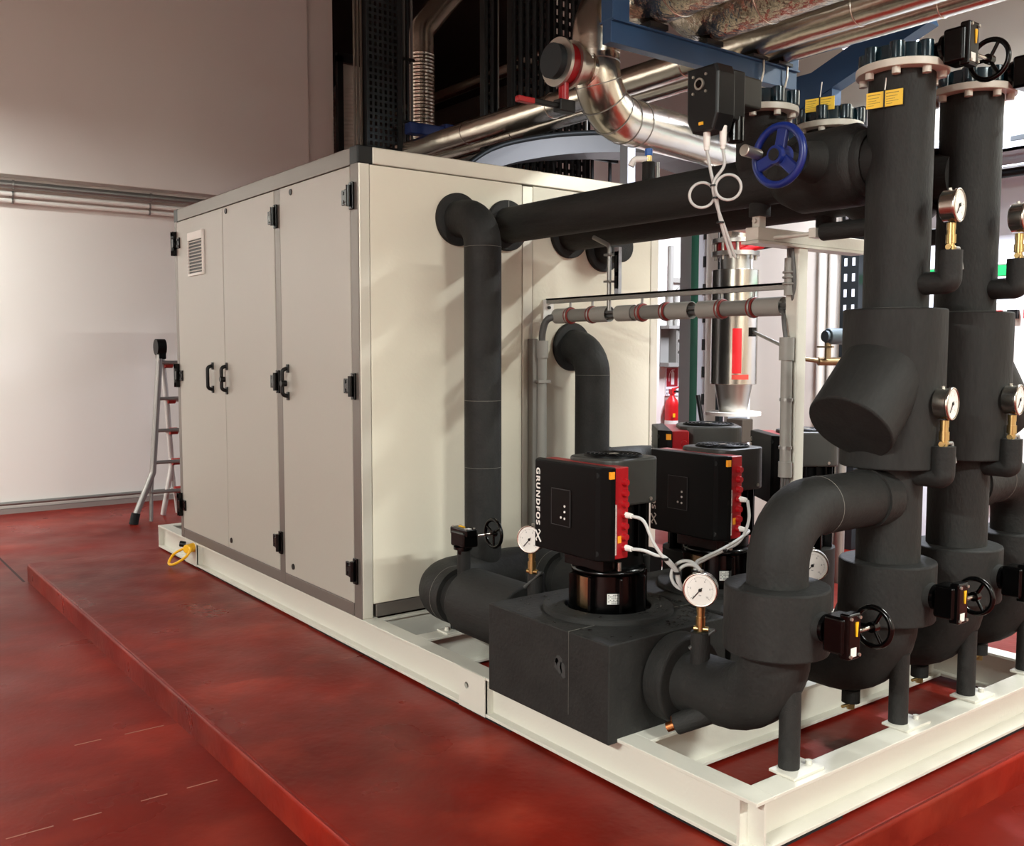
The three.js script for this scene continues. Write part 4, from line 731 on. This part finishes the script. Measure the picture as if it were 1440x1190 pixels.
// cable trays and racks, dark at the back
{
  const perf = (x0, x1, y0, y1, z, cols, rows) => { const hs = []; for (let i = 0; i < cols; i++) for (let j = 0; j < rows; j++) { const cx = x0 + (i + 0.5) * (x1 - x0) / cols, cy = y0 + (j + 0.5) * (y1 - y0) / rows, a = (x1 - x0) / cols * 0.26, b = (y1 - y0) / rows * 0.3; const p = new THREE.Path(); p.moveTo(cx - a, cy - b); p.lineTo(cx - a, cy + b); p.lineTo(cx + a, cy + b); p.lineTo(cx + a, cy - b); p.closePath(); hs.push(p); } const g = extr(shapeFrom([[x0, y0], [x1, y0], [x1, y1], [x0, y1]], hs), 0.004); g.translate(0, 0, z); return g; };
  const t = thing('cable_tray', 'tall dark perforated cable tray standing behind the cabinet corner', 'cable tray', [1.8, FY, -3]);
  part(t, 'perforated_plate', [perf(1.66, 1.98, 2.3, 4.6, -3, 7, 44)], M.tray); part(t, 'lower_plate', [bx(1.66, 1.98, FY, 2.3, -3, -2.996)], M.tray);
  for (const x of [1.66, 1.98]) part(t, 'side_rail', [bx(x - 0.004, x + 0.004, FY, 6.9, -3, -2.93)], M.tray); part(t, 'upper_plate', [bx(1.66, 1.98, 4.6, 6.9, -3, -2.996)], M.tray);
  const cb = thing('cable_run', 'bundle of grey brown cables clipped beside the dark tray', 'cable', [2.1, FY, -3]);
  for (let k = 0; k < 6; k++) part(cb, 'cable', [cyl([2.005 + k * 0.018, FY, -3.0 + (k % 2) * 0.03], [2.005 + k * 0.018, 6.9, -3.0 + (k % 2) * 0.03], 0.011, 0.011, 8)], k % 3 ? M.cableDark : M.tray);
  for (const y of [2.9, 3.3, 3.8]) part(cb, 'clip', [bx(1.99, 2.11, y, y + 0.02, -3.02, -2.94)], M.blackPl);
  const cb2 = thing('cable_run', 'brown cables hanging between white ribbed hose and dark tray', 'cable', [1.57, FY, -3]);
  for (let k = 0; k < 3; k++) part(cb2, 'cable', [cyl([1.585 + k * 0.03, FY, -3.0], [1.585 + k * 0.03, 6.9, -3.0], 0.011, 0.011, 8)], std(0x5a5046, 0.6));
  const ribs = (x, z, r, y0, y1, m, n, step, label) => { const pr = []; for (let y = y0; y <= y1; y += step) pr.push([r, y], [r, y + step * 0.45], [r * 0.94, y + step * 0.5], [r * 0.94, y + step * 0.95]); const o = thing(n, label, 'duct', [x, y0, z]); part(o, 'hose', [latheAt(pr, [x, 0, z], [0, 1, 0], 28)], m); return o; };
  const h1 = ribs(3.29, -6.32, 0.19, FY, 4.5, M.clad, 'ribbed_hose', 0.045, 'pale ribbed hose standing in the recess beside the pilaster');
  part(h1, 'end_cap', [cyl([3.29, 4.5, -6.32], [3.29, 4.75, -6.32], 0.15, 0.15, 24)], M.clad);
  const h2 = ribs(3.2, -4.6, 0.135, 2.2, 4.45, M.silver, 'ribbed_duct', 0.035, 'shiny ribbed silver duct behind the dark cable tray');
  part(h2, 'bend', [tube([[3.2, 4.45, -4.6], [3.2, 4.7, -4.6], [3.7, 5.3, -4.6]], 0.13, 0.2, 24)], M.silver);
  const bf = thing('black_frame', 'black steel frame around the pale ribbed hose', 'frame', [3.0, FY, -6.1]);
  part(bf, 'post', [bx(2.97, 3.04, FY, 4.75, -6.06, -6.0)], M.blackPl); part(bf, 'arm', [bx(2.97, 3.6, 4.68, 4.78, -6.06, -6.0)], M.blackPl);
  // black racks with rungs
  for (const [x, z, label] of [[3.75, -3.0, 'black ladder rack standing deep in the recess behind the wide trays']]) {
    const r = thing('ladder_rack', label, 'cable rack', [x, FY, z]); for (const s of [-1, 1]) part(r, 'side_rail', [bx(x + s * 0.16 - 0.03, x + s * 0.16 + 0.03, FY, 6.9, z - 0.04, z + 0.04)], M.blackPl);
    for (let y = 0.5; y < 6.8; y += 0.3) part(r, 'rung', [bx(x - 0.14, x + 0.14, y, y + 0.04, z - 0.015, z + 0.015)], M.blackPl);
  }
  for (const [x0, x1, z, label] of [[2.24, 2.36, -2.2, 'narrow black perforated tray behind the cabinet roof'], [2.5, 2.92, -2.2, 'wide black perforated tray beside the narrow one'], [2.95, 3.36, -2.25, 'wide black perforated tray behind the silver elbow']]) {
    const r = thing('cable_tray', label, 'cable tray', [x0, FY, z], 'black perforated trays behind the cabinet'); const n = x1 - x0 > 0.3 ? 6 : 2;
    part(r, 'perforated_plate', [perf(x0, x1, 2.4, 4.7, z, n, 30)], M.blackPl); part(r, 'lower_plate', [bx(x0, x1, FY, 2.4, z, z + 0.004)], M.blackPl); part(r, 'upper_plate', [bx(x0, x1, 4.7, 6.9, z, z + 0.004)], M.blackPl);
    for (const x of [x0, x1]) part(r, 'side_rail', [bx(x - 0.004, x + 0.004, FY, 6.9, z, z + 0.06)], M.blackPl);
    for (let k = 0; k < n; k++) part(r, 'cable', [cyl([x0 + (k + 0.5) * (x1 - x0) / n, FY, z + 0.025], [x0 + (k + 0.5) * (x1 - x0) / n, 6.9, z + 0.025], 0.016, 0.016, 8)], M.rubber);
  }
  const hb = thing('horizontal_rack', 'black cable rack crossing behind the ribbed silver duct', 'cable rack', [2.6, 3.3, -3.6]);
  for (const y of [3.42, 3.16]) part(hb, 'rail', [bx(2.3, 5.0, y, y + 0.05, -3.62, -3.58)], M.blackPl); for (let x = 2.4; x < 5; x += 0.25) part(hb, 'rung', [bx(x, x + 0.03, 3.16, 3.47, -3.63, -3.61)], M.blackPl);
  const bb = thing('blue_beam', 'deep blue steel beam lying behind the cabinet roof', 'beam', [2.4, 3.0, -3]); part(bb, 'beam', [bx(1.98, 2.55, 3.19, 3.28, -2.9, -2.8, 0.01)], M.blueDeep); part(bb, 'end_plate', [bx(2.3, 2.4, 3.1, 3.3, -2.92, -2.78)], M.blueDeep);
  for (const [k, [x, y]] of [[3.9, 3.5], [4.1, 3.95], [4.3, 4.5]].entries()) { const p = thing('far_pipe', ['lowest far silver pipe behind the black racks', 'middle far silver pipe behind the black racks', 'highest far silver pipe behind the black racks'][k], 'pipe', [x, y, -3.9]); part(p, 'cladding', [cyl([x, y, -8.1], [x, y, -3.35], 0.075, 0.075, 18)], M.silver); part(p, 'hanger', [cyl([x, y + 0.07, -4.5], [x, 6.99, -4.5], 0.01, 0.01, 6)], M.zinc); }
}
{ // grey duct hood and white service tray above the cabinet
  const t = thing('curved_duct', 'grey curved sheet duct behind the cabinet roof below the silver elbow', 'duct', [2.8, 2.6, -1.2]);
  const arc = (q, w, h) => [q[0] * w, q[1] * h], ctl = new THREE.CatmullRomCurve3([[1.5, 2.62], [1.76, 2.79], [2.2, 2.93], [2.8, 3.04], [3.5, 3.1], [4.1, 3.04]].map(p => V(p[0], p[1], 0))).getPoints(20);
  const pts = [...ctl.map(p => [p.x, p.y]), ...ctl.slice().reverse().map(p => [p.x, p.y - 0.13])];
  const g = extr(shapeFrom(pts), 0.35); g.translate(0, 0, -1.75); part(t, 'sheet', [g], std(0x5f6061, 0.5, 0.4));
  part(t, 'rim', [tube(ctl.map(p => [p.x, p.y + 0.012, -1.39]), 0.018, 0.02, 8)], M.tray);
  part(t, 'hanger', [cyl([2.8, 3.03, -1.6], [2.8, 6.95, -1.6], 0.01, 0.01, 8)], M.zinc);
  const s = thing('service_tray', 'pale perforated cable tray lying behind the cabinet roof', 'cable tray', [2.3, 2.5, -1]);
  part(s, 'plate', [bx(1.6, 2.9, 2.5, 2.51, -1.7, -1.2)], M.pale); for (let k = 0; k < 14; k++) part(s, 'rung', [bx(1.65 + k * 0.09, 1.67 + k * 0.09, 2.51, 2.525, -1.68, -1.22)], M.trayPale);
  const w = thing('steel_post', 'grey steel post standing behind the cabinet roof', 'post', [2.75, FY, -1.2]); part(w, 'post', [bx(2.72, 2.8, FY, 2.95, -1.15, -1.07, 0.005)], M.trayPale); part(w, 'base_plate', [bx(2.66, 2.9, FY, FY + 0.015, -1.21, -0.97)], M.trayPale);
}
// ---------------------------------------------------------------- right background
{
  const t = thing('silencer', 'stainless cylinder with red label hanging in front of the right wall', 'silencer', [3.38, 0.95, -0.63]);
  const x = 3.38, z = -0.63;
  part(t, 'shell', [cyl([x, 1.2, z], [x, 2.02, z], 0.165, 0.165, 40, 0.004)], M.silver);
  part(t, 'outlet', [cyl([x, 1.0, z], [x, 1.2, z], 0.1, 0.135, 32)], M.steel); part(t, 'outlet_flange', [cyl([x, 0.975, z], [x, 1.0, z], 0.2, 0.2, 36)], M.white);
  part(t, 'neck', [cyl([x, 2.02, z], [x, 2.12, z], 0.11, 0.11, 28)], M.steel);
  const f = part(t, 'flange', [cyl([x, 2.12, z], [x, 2.15, z], 0.17, 0.17, 36)], M.steel); for (let k = 0; k < 8; k++) { const a = k * Math.PI / 4; sub(f, 'bolt', [cyl([x + Math.cos(a) * 0.14, 2.09, z + Math.sin(a) * 0.14], [x + Math.cos(a) * 0.14, 2.25, z + Math.sin(a) * 0.14], 0.012, 0.012, 8)], M.steel); }
  part(t, 'valve_ring', [cyl([x, 2.15, z], [x, 2.21, z], 0.13, 0.13, 32)], M.redBright, 'red butterfly valve ring');
  part(t, 'upper_flange', [cyl([x, 2.21, z], [x, 2.24, z], 0.17, 0.17, 36)], M.steel); part(t, 'upper_pipe', [cyl([x, 2.24, z], [x, 6.95, z], 0.12, 0.12, 32)], M.silver);
  part(t, 'lever', [cyl([x - 0.02, 2.17, z + 0.12], [x + 0.18, 2.22, z + 0.35], 0.03, 0.034, 16)], M.blackPl); part(t, 'lever_grip', [cyl([x - 0.06, 2.15, z + 0.1], [x + 0.06, 2.19, z + 0.22], 0.026, 0.026, 14)], M.redBright);
  const lab = new THREE.CylinderGeometry(0.1665, 0.1665, 0.32, 10, 1, true, -0.95, 0.4); lab.translate(x, 1.44, z); part(t, 'red_label', [lab], M.redBright); const lab2 = new THREE.CylinderGeometry(0.1665, 0.1665, 0.035, 12, 1, true, -0.95, 0.75); lab2.translate(x, 1.255, z); part(t, 'text_label', [lab2], std(0xc23a2a, 0.5));
  part(t, 'cock', [cyl([x - 0.17, 1.75, z + 0.06], [x - 0.23, 1.75, z + 0.1], 0.025, 0.025, 14)], M.steel);
  const a = thing('pipe_bracket', 'slim steel strut reaching back from the post conduit', 'bracket', [1.03, 1.45, 1.6]); part(a, 'strut', [cyl([1.03, 1.448, 1.6], [1.27, 1.52, 1.24], 0.007, 0.007, 10)], M.zinc); part(a, 'base', [bx(1.255, 1.285, 1.5, 1.54, 1.225, 1.245)], M.blackPl);
  const sp = thing('stub_tube', 'silver tube end beside the neck of the stainless cylinder', 'pipe', [3.0, 2.4, -0.6]); part(sp, 'tube', [latheAt([[0.03, 0], [0.06, 0], [0.06, 0.35], [0.05, 0.35], [0.05, 0.02]], [2.9, 2.33, -0.45], [1, -0.05, 0.1], 24)], M.steel);
}
{ // posts at the corner of the passage
  const mk = (n, label, x, z, w, d, y0, y1, m) => { const t = thing(n, label, 'post', [x, y0, z]); part(t, 'post', [bx(x - w / 2, x + w / 2, y0, y1, z - d / 2, z + d / 2, 0.003)], m); return t; };
  const a = mk('slotted_post', 'pale blue steel post with slots at the passage corner', 4.62, -2.0, 0.06, 0.14, FY, 3.2, M.pale); for (let y = 0.7; y < 3.3; y += 0.25) part(a, 'slot', [bx(4.585, 4.592, y, y + 0.1, -2.01, -1.98)], M.tray);
  mk('dark_post', 'dark grey steel post beside the stainless cylinder', 4.5, -1.72, 0.05, 0.05, FY, 3.2, M.tray); mk('boundary_board', 'narrow white board between the dark post and the slotted post', 4.58, -1.86, 0.02, 0.2, FY, 3.2, M.white);
  mk('glass_edge', 'green glass pane seen edge on at the passage corner', 4.72, -2.19, 0.02, 0.16, FY, 3.2, M.greenGlass); mk('grey_post', 'pale grey slotted upright next to the green glass', 4.8, -2.4, 0.05, 0.14, FY, 3.2, M.trayPale);
  mk('boundary_board', 'white board strip right behind the stainless cylinder', 4.56, -1.55, 0.03, 0.22, FY, 3.2, M.pale);
  const st = thing('wall_sticker', 'small pink sticker on the white board strip', 'sticker', [4.54, 1.3, -1.6]); part(st, 'sheet', [bx(4.535, 4.541, 1.27, 1.34, -1.64, -1.57)], M.pink);
  const rk = thing('floor_clutter', 'dark valve group standing behind the pumps by the passage', 'valve group', [4.4, FY, -1.7]);
  part(rk, 'stand', [bx(4.3, 4.36, FY, 0.75, -1.75, -1.69), bx(4.42, 4.48, FY, 0.8, -1.6, -1.54), bx(4.28, 4.5, 0.6, 0.66, -1.76, -1.53)], M.tray); part(rk, 'handle', [cyl([4.38, 0.75, -1.8], [4.36, 1.05, -1.85], 0.02, 0.02, 10)], M.blackPl); part(rk, 'box', [bx(4.36, 4.5, 0.66, 0.86, -1.52, -1.34, 0.01)], std(0x4a4238, 0.6));
}
{ // passage wall: cabinet, sign, extinguisher
  const z = -4.5;
  const e = thing('fire_extinguisher', 'red fire extinguisher hanging on the passage wall under the sign', 'extinguisher', [6.85, 0.5, z + 0.1]);
  const x = 6.72;
  part(e, 'cylinder', [latheAt([[0.085, 0], [0.09, 0.02], [0.09, 0.4], [0.07, 0.47], [0.03, 0.52], [0.03, 0.55]], [x, 0.36, z + 0.11], [0, 1, 0], 24)], M.redBright); part(e, 'head', [bx(x - 0.03, x + 0.03, 0.91, 0.97, z + 0.08, z + 0.14), cyl([x, 0.97, z + 0.11], [x + 0.12, 1.0, z + 0.14], 0.012, 0.012, 8)], M.redBright);
  part(e, 'label_band', [cyl([x, 0.5, z + 0.11], [x, 0.58, z + 0.11], 0.0912, 0.0912, 24)], M.white); part(e, 'hose', [spline([[x, 0.94, z + 0.13], [x + 0.14, 0.92, z + 0.14], [x + 0.2, 0.75, z + 0.14], [x + 0.17, 0.5, z + 0.14]], 0.014, 24, 8)], M.blackPl); part(e, 'sticker', [bx(x - 0.07, x - 0.03, 0.62, 0.67, z + 0.19, z + 0.196)], M.yellow);
  const signTex = ctex(256, 384, (g, w, h) => { g.fillStyle = '#e6e2e8'; g.fillRect(0, 0, w, h); g.fillStyle = '#a3182a'; g.fillRect(20, 10, 216, 250); g.fillStyle = '#f0ecec'; g.fillRect(108, 84, 60, 150); g.beginPath(); g.arc(138, 84, 30, Math.PI, 0); g.fill(); g.fillRect(128, 34, 20, 30); g.fillRect(118, 30, 56, 10); g.strokeStyle = '#f0ecec'; g.lineWidth = 10; g.beginPath(); g.moveTo(124, 44); g.quadraticCurveTo(60, 60, 70, 190); g.stroke(); g.fillStyle = '#333'; g.font = 'bold 40px sans-serif'; g.fillText('ESTINTORE', 10, 318); g.fillText('N°', 14, 366); });
  const sp = new THREE.PlaneGeometry(0.24, 0.36); sp.translate(6.82, 1.06, z + 0.012);
  const s = thing('extinguisher_sign', 'red and white extinguisher sign on the passage wall', 'sign', [6.82, 1.06, z]); part(s, 'print', [sp], std(0xffffff, 0.5, 0, { map: signTex })); part(s, 'board', [bx(6.7, 6.94, 0.88, 1.24, z, z + 0.01)], M.white);
  const b = thing('wall_cabinet', 'open white wall cabinet with stored items on the passage wall', 'cabinet', [6.85, 1.3, z]);
  part(b, 'body', [bx(6.6, 7.02, 1.25, 1.3, z, z + 0.16), bx(6.6, 7.02, 1.72, 1.76, z, z + 0.16), bx(6.98, 7.02, 1.25, 1.76, z, z + 0.16), bx(6.6, 7.02, 1.25, 1.76, z, z + 0.012)], M.grey); part(b, 'door', [bx(7.02, 7.04, 1.25, 1.76, z + 0.02, z + 0.4)], M.white); part(b, 'partition', [bx(6.75, 6.78, 1.3, 1.72, z, z + 0.14)], M.pvcDark);
  for (const [k, y] of [1.3, 1.44, 1.58].entries()) { one('stored_box', ['lowest grey box inside the open wall cabinet', 'middle grey box inside the open wall cabinet', 'topmost grey box inside the open wall cabinet'][k], 'box', [bx(6.8, 6.94, y + 0.002, y + 0.11, z + 0.015, z + 0.13, 0.006)], M.pvc); }
  const n = thing('hanging_sheet', 'folded white sheet hanging beside the open wall cabinet', 'paper', [7.25, 1.3, z + 0.1]); part(n, 'sheet', [extr(shapeFrom([[7.18, 1.28], [7.3, 1.12], [7.44, 1.4], [7.34, 1.6]]), 0.008).translate(0, 0, z + 0.12)], M.white); part(n, 'string', [cyl([7.34, 1.6, z + 0.12], [7.34, 1.7, z], 0.004, 0.004, 6)], M.grey);
  const cp = thing('wall_conduit', 'grey conduit with bracket high on the passage wall', 'conduit', [6.7, 2.1, z]); part(cp, 'pipe', [cyl([6.75, 1.76, z + 0.03], [6.75, 2.75, z + 0.03], 0.035, 0.035, 14)], M.pvc); part(cp, 'elbow', [tube([[6.85, 1.76, z + 0.03], [6.85, 2.2, z + 0.03], [7.15, 2.35, z + 0.03]], 0.025, 0.1, 12)], M.pvc); part(cp, 'arm', [bx(6.75, 7.2, 2.3, 2.36, z, z + 0.05)], M.pvc);
}
{ // right wall: striped white doors, trays, instruments
  const s = thing('green_stripe', 'green stripe painted along the white right wall', 'stripe', [4.58, 2.0, 1]); part(s, 'band', [bx(4.583, 4.6, 1.96, 2.03, -0.35, 6)], M.green);
  const d = thing('white_wall_panel', 'bright white sheet panels covering the right wall', 'panel', [4.59, FY, 1]); for (const [z0, z1] of [[-0.34, 0.3], [0.31, 0.95], [0.96, 1.6], [1.61, 2.3]]) part(d, 'panel', [bx(4.586, 4.6, FY, 1.955, z0, z1, 0.003), bx(4.586, 4.6, 2.035, 2.74, z0, z1, 0.003)], M.pale);
  const c = thing('perforated_upright', 'dark perforated cable upright against the right wall', 'cable tray', [4.5, FY, -0.45]); part(c, 'plate', [bx(4.5, 4.56, FY, 3.3, -0.52, -0.36, 0.003)], M.tray);
  for (let y = 0.3; y < 3.2; y += 0.12) for (const z of [-0.475, -0.405]) part(c, 'slot', [bx(4.497, 4.501, y, y + 0.06, z - 0.012, z + 0.012)], M.pale);
  const cv = thing('wall_duct_pipe', 'pair of pale pipes running up the right wall', 'pipe', [4.5, FY, -0.7]); for (const z of [-0.62, -0.72]) part(cv, 'pipe', [cyl([4.55, FY, z], [4.55, 2.74, z], 0.035, 0.035, 14)], M.clad);
  const tr = thing('wall_tray', 'pale slotted cable tray along the right wall', 'cable tray', [4.3, 2.7, 1.5]); part(tr, 'tray', [bx(4.1, 4.55, 2.7, 2.72, -0.2, 4), bx(4.1, 4.12, 2.7, 2.85, -0.2, 4)], M.trayPale); part(tr, 'under_pipe', [cyl([4.3, 2.6, -0.2], [4.3, 2.6, 4], 0.03, 0.03, 12)], M.blackPl); for (let z = -0.1; z < 3.8; z += 0.15) part(tr, 'slot', [bx(4.096, 4.101, 2.76, 2.79, z, z + 0.09)], M.tray);
  const g = thing('control_board', 'white board with a row of small red and black switches', 'board', [4.5, 1.5, 1.1]); part(g, 'board', [bx(4.54, 4.586, 0.4, 1.78, 0.62, 1.5, 0.004)], M.white); for (let k = 0; k < 7; k++) part(g, 'switch', [bx(4.51, 4.54, 1.66, 1.72, 0.66 + k * 0.11, 0.73 + k * 0.11)], k % 2 ? M.blackPl : M.redBright);
  const v = thing('pressure_transmitter', 'blue grey instrument with brass fittings between the post and the strainer', 'instrument', [3.2, 1.3, 0.3]);
  part(v, 'housing', [cyl([3.02, 1.53, 0.4], [3.16, 1.53, 0.44], 0.05, 0.05, 24, 0.008), cyl([3.02, 1.53, 0.4], [3.0, 1.53, 0.395], 0.035, 0.035, 20)], std(0x46535a, 0.5)); part(v, 'manifold', [cyl([3.03, 1.49, 0.4], [3.03, 1.39, 0.4], 0.02, 0.02, 14), cyl([3.02, 1.375, 0.34], [3.2, 1.375, 0.45], 0.026, 0.026, 16), cyl([3.04, 1.375, 0.36], [2.98, 1.39, 0.26], 0.014, 0.014, 12), bx(3.0, 3.02, 1.46, 1.47, 0.34, 0.45)], std(0x8f7a5c, 0.4, 0.7)); part(v, 'stand', [cyl([3.16, FY, 0.43], [3.16, 1.37, 0.43], 0.03, 0.03, 12)], M.zinc);
}
renderer.render(scene, camera);
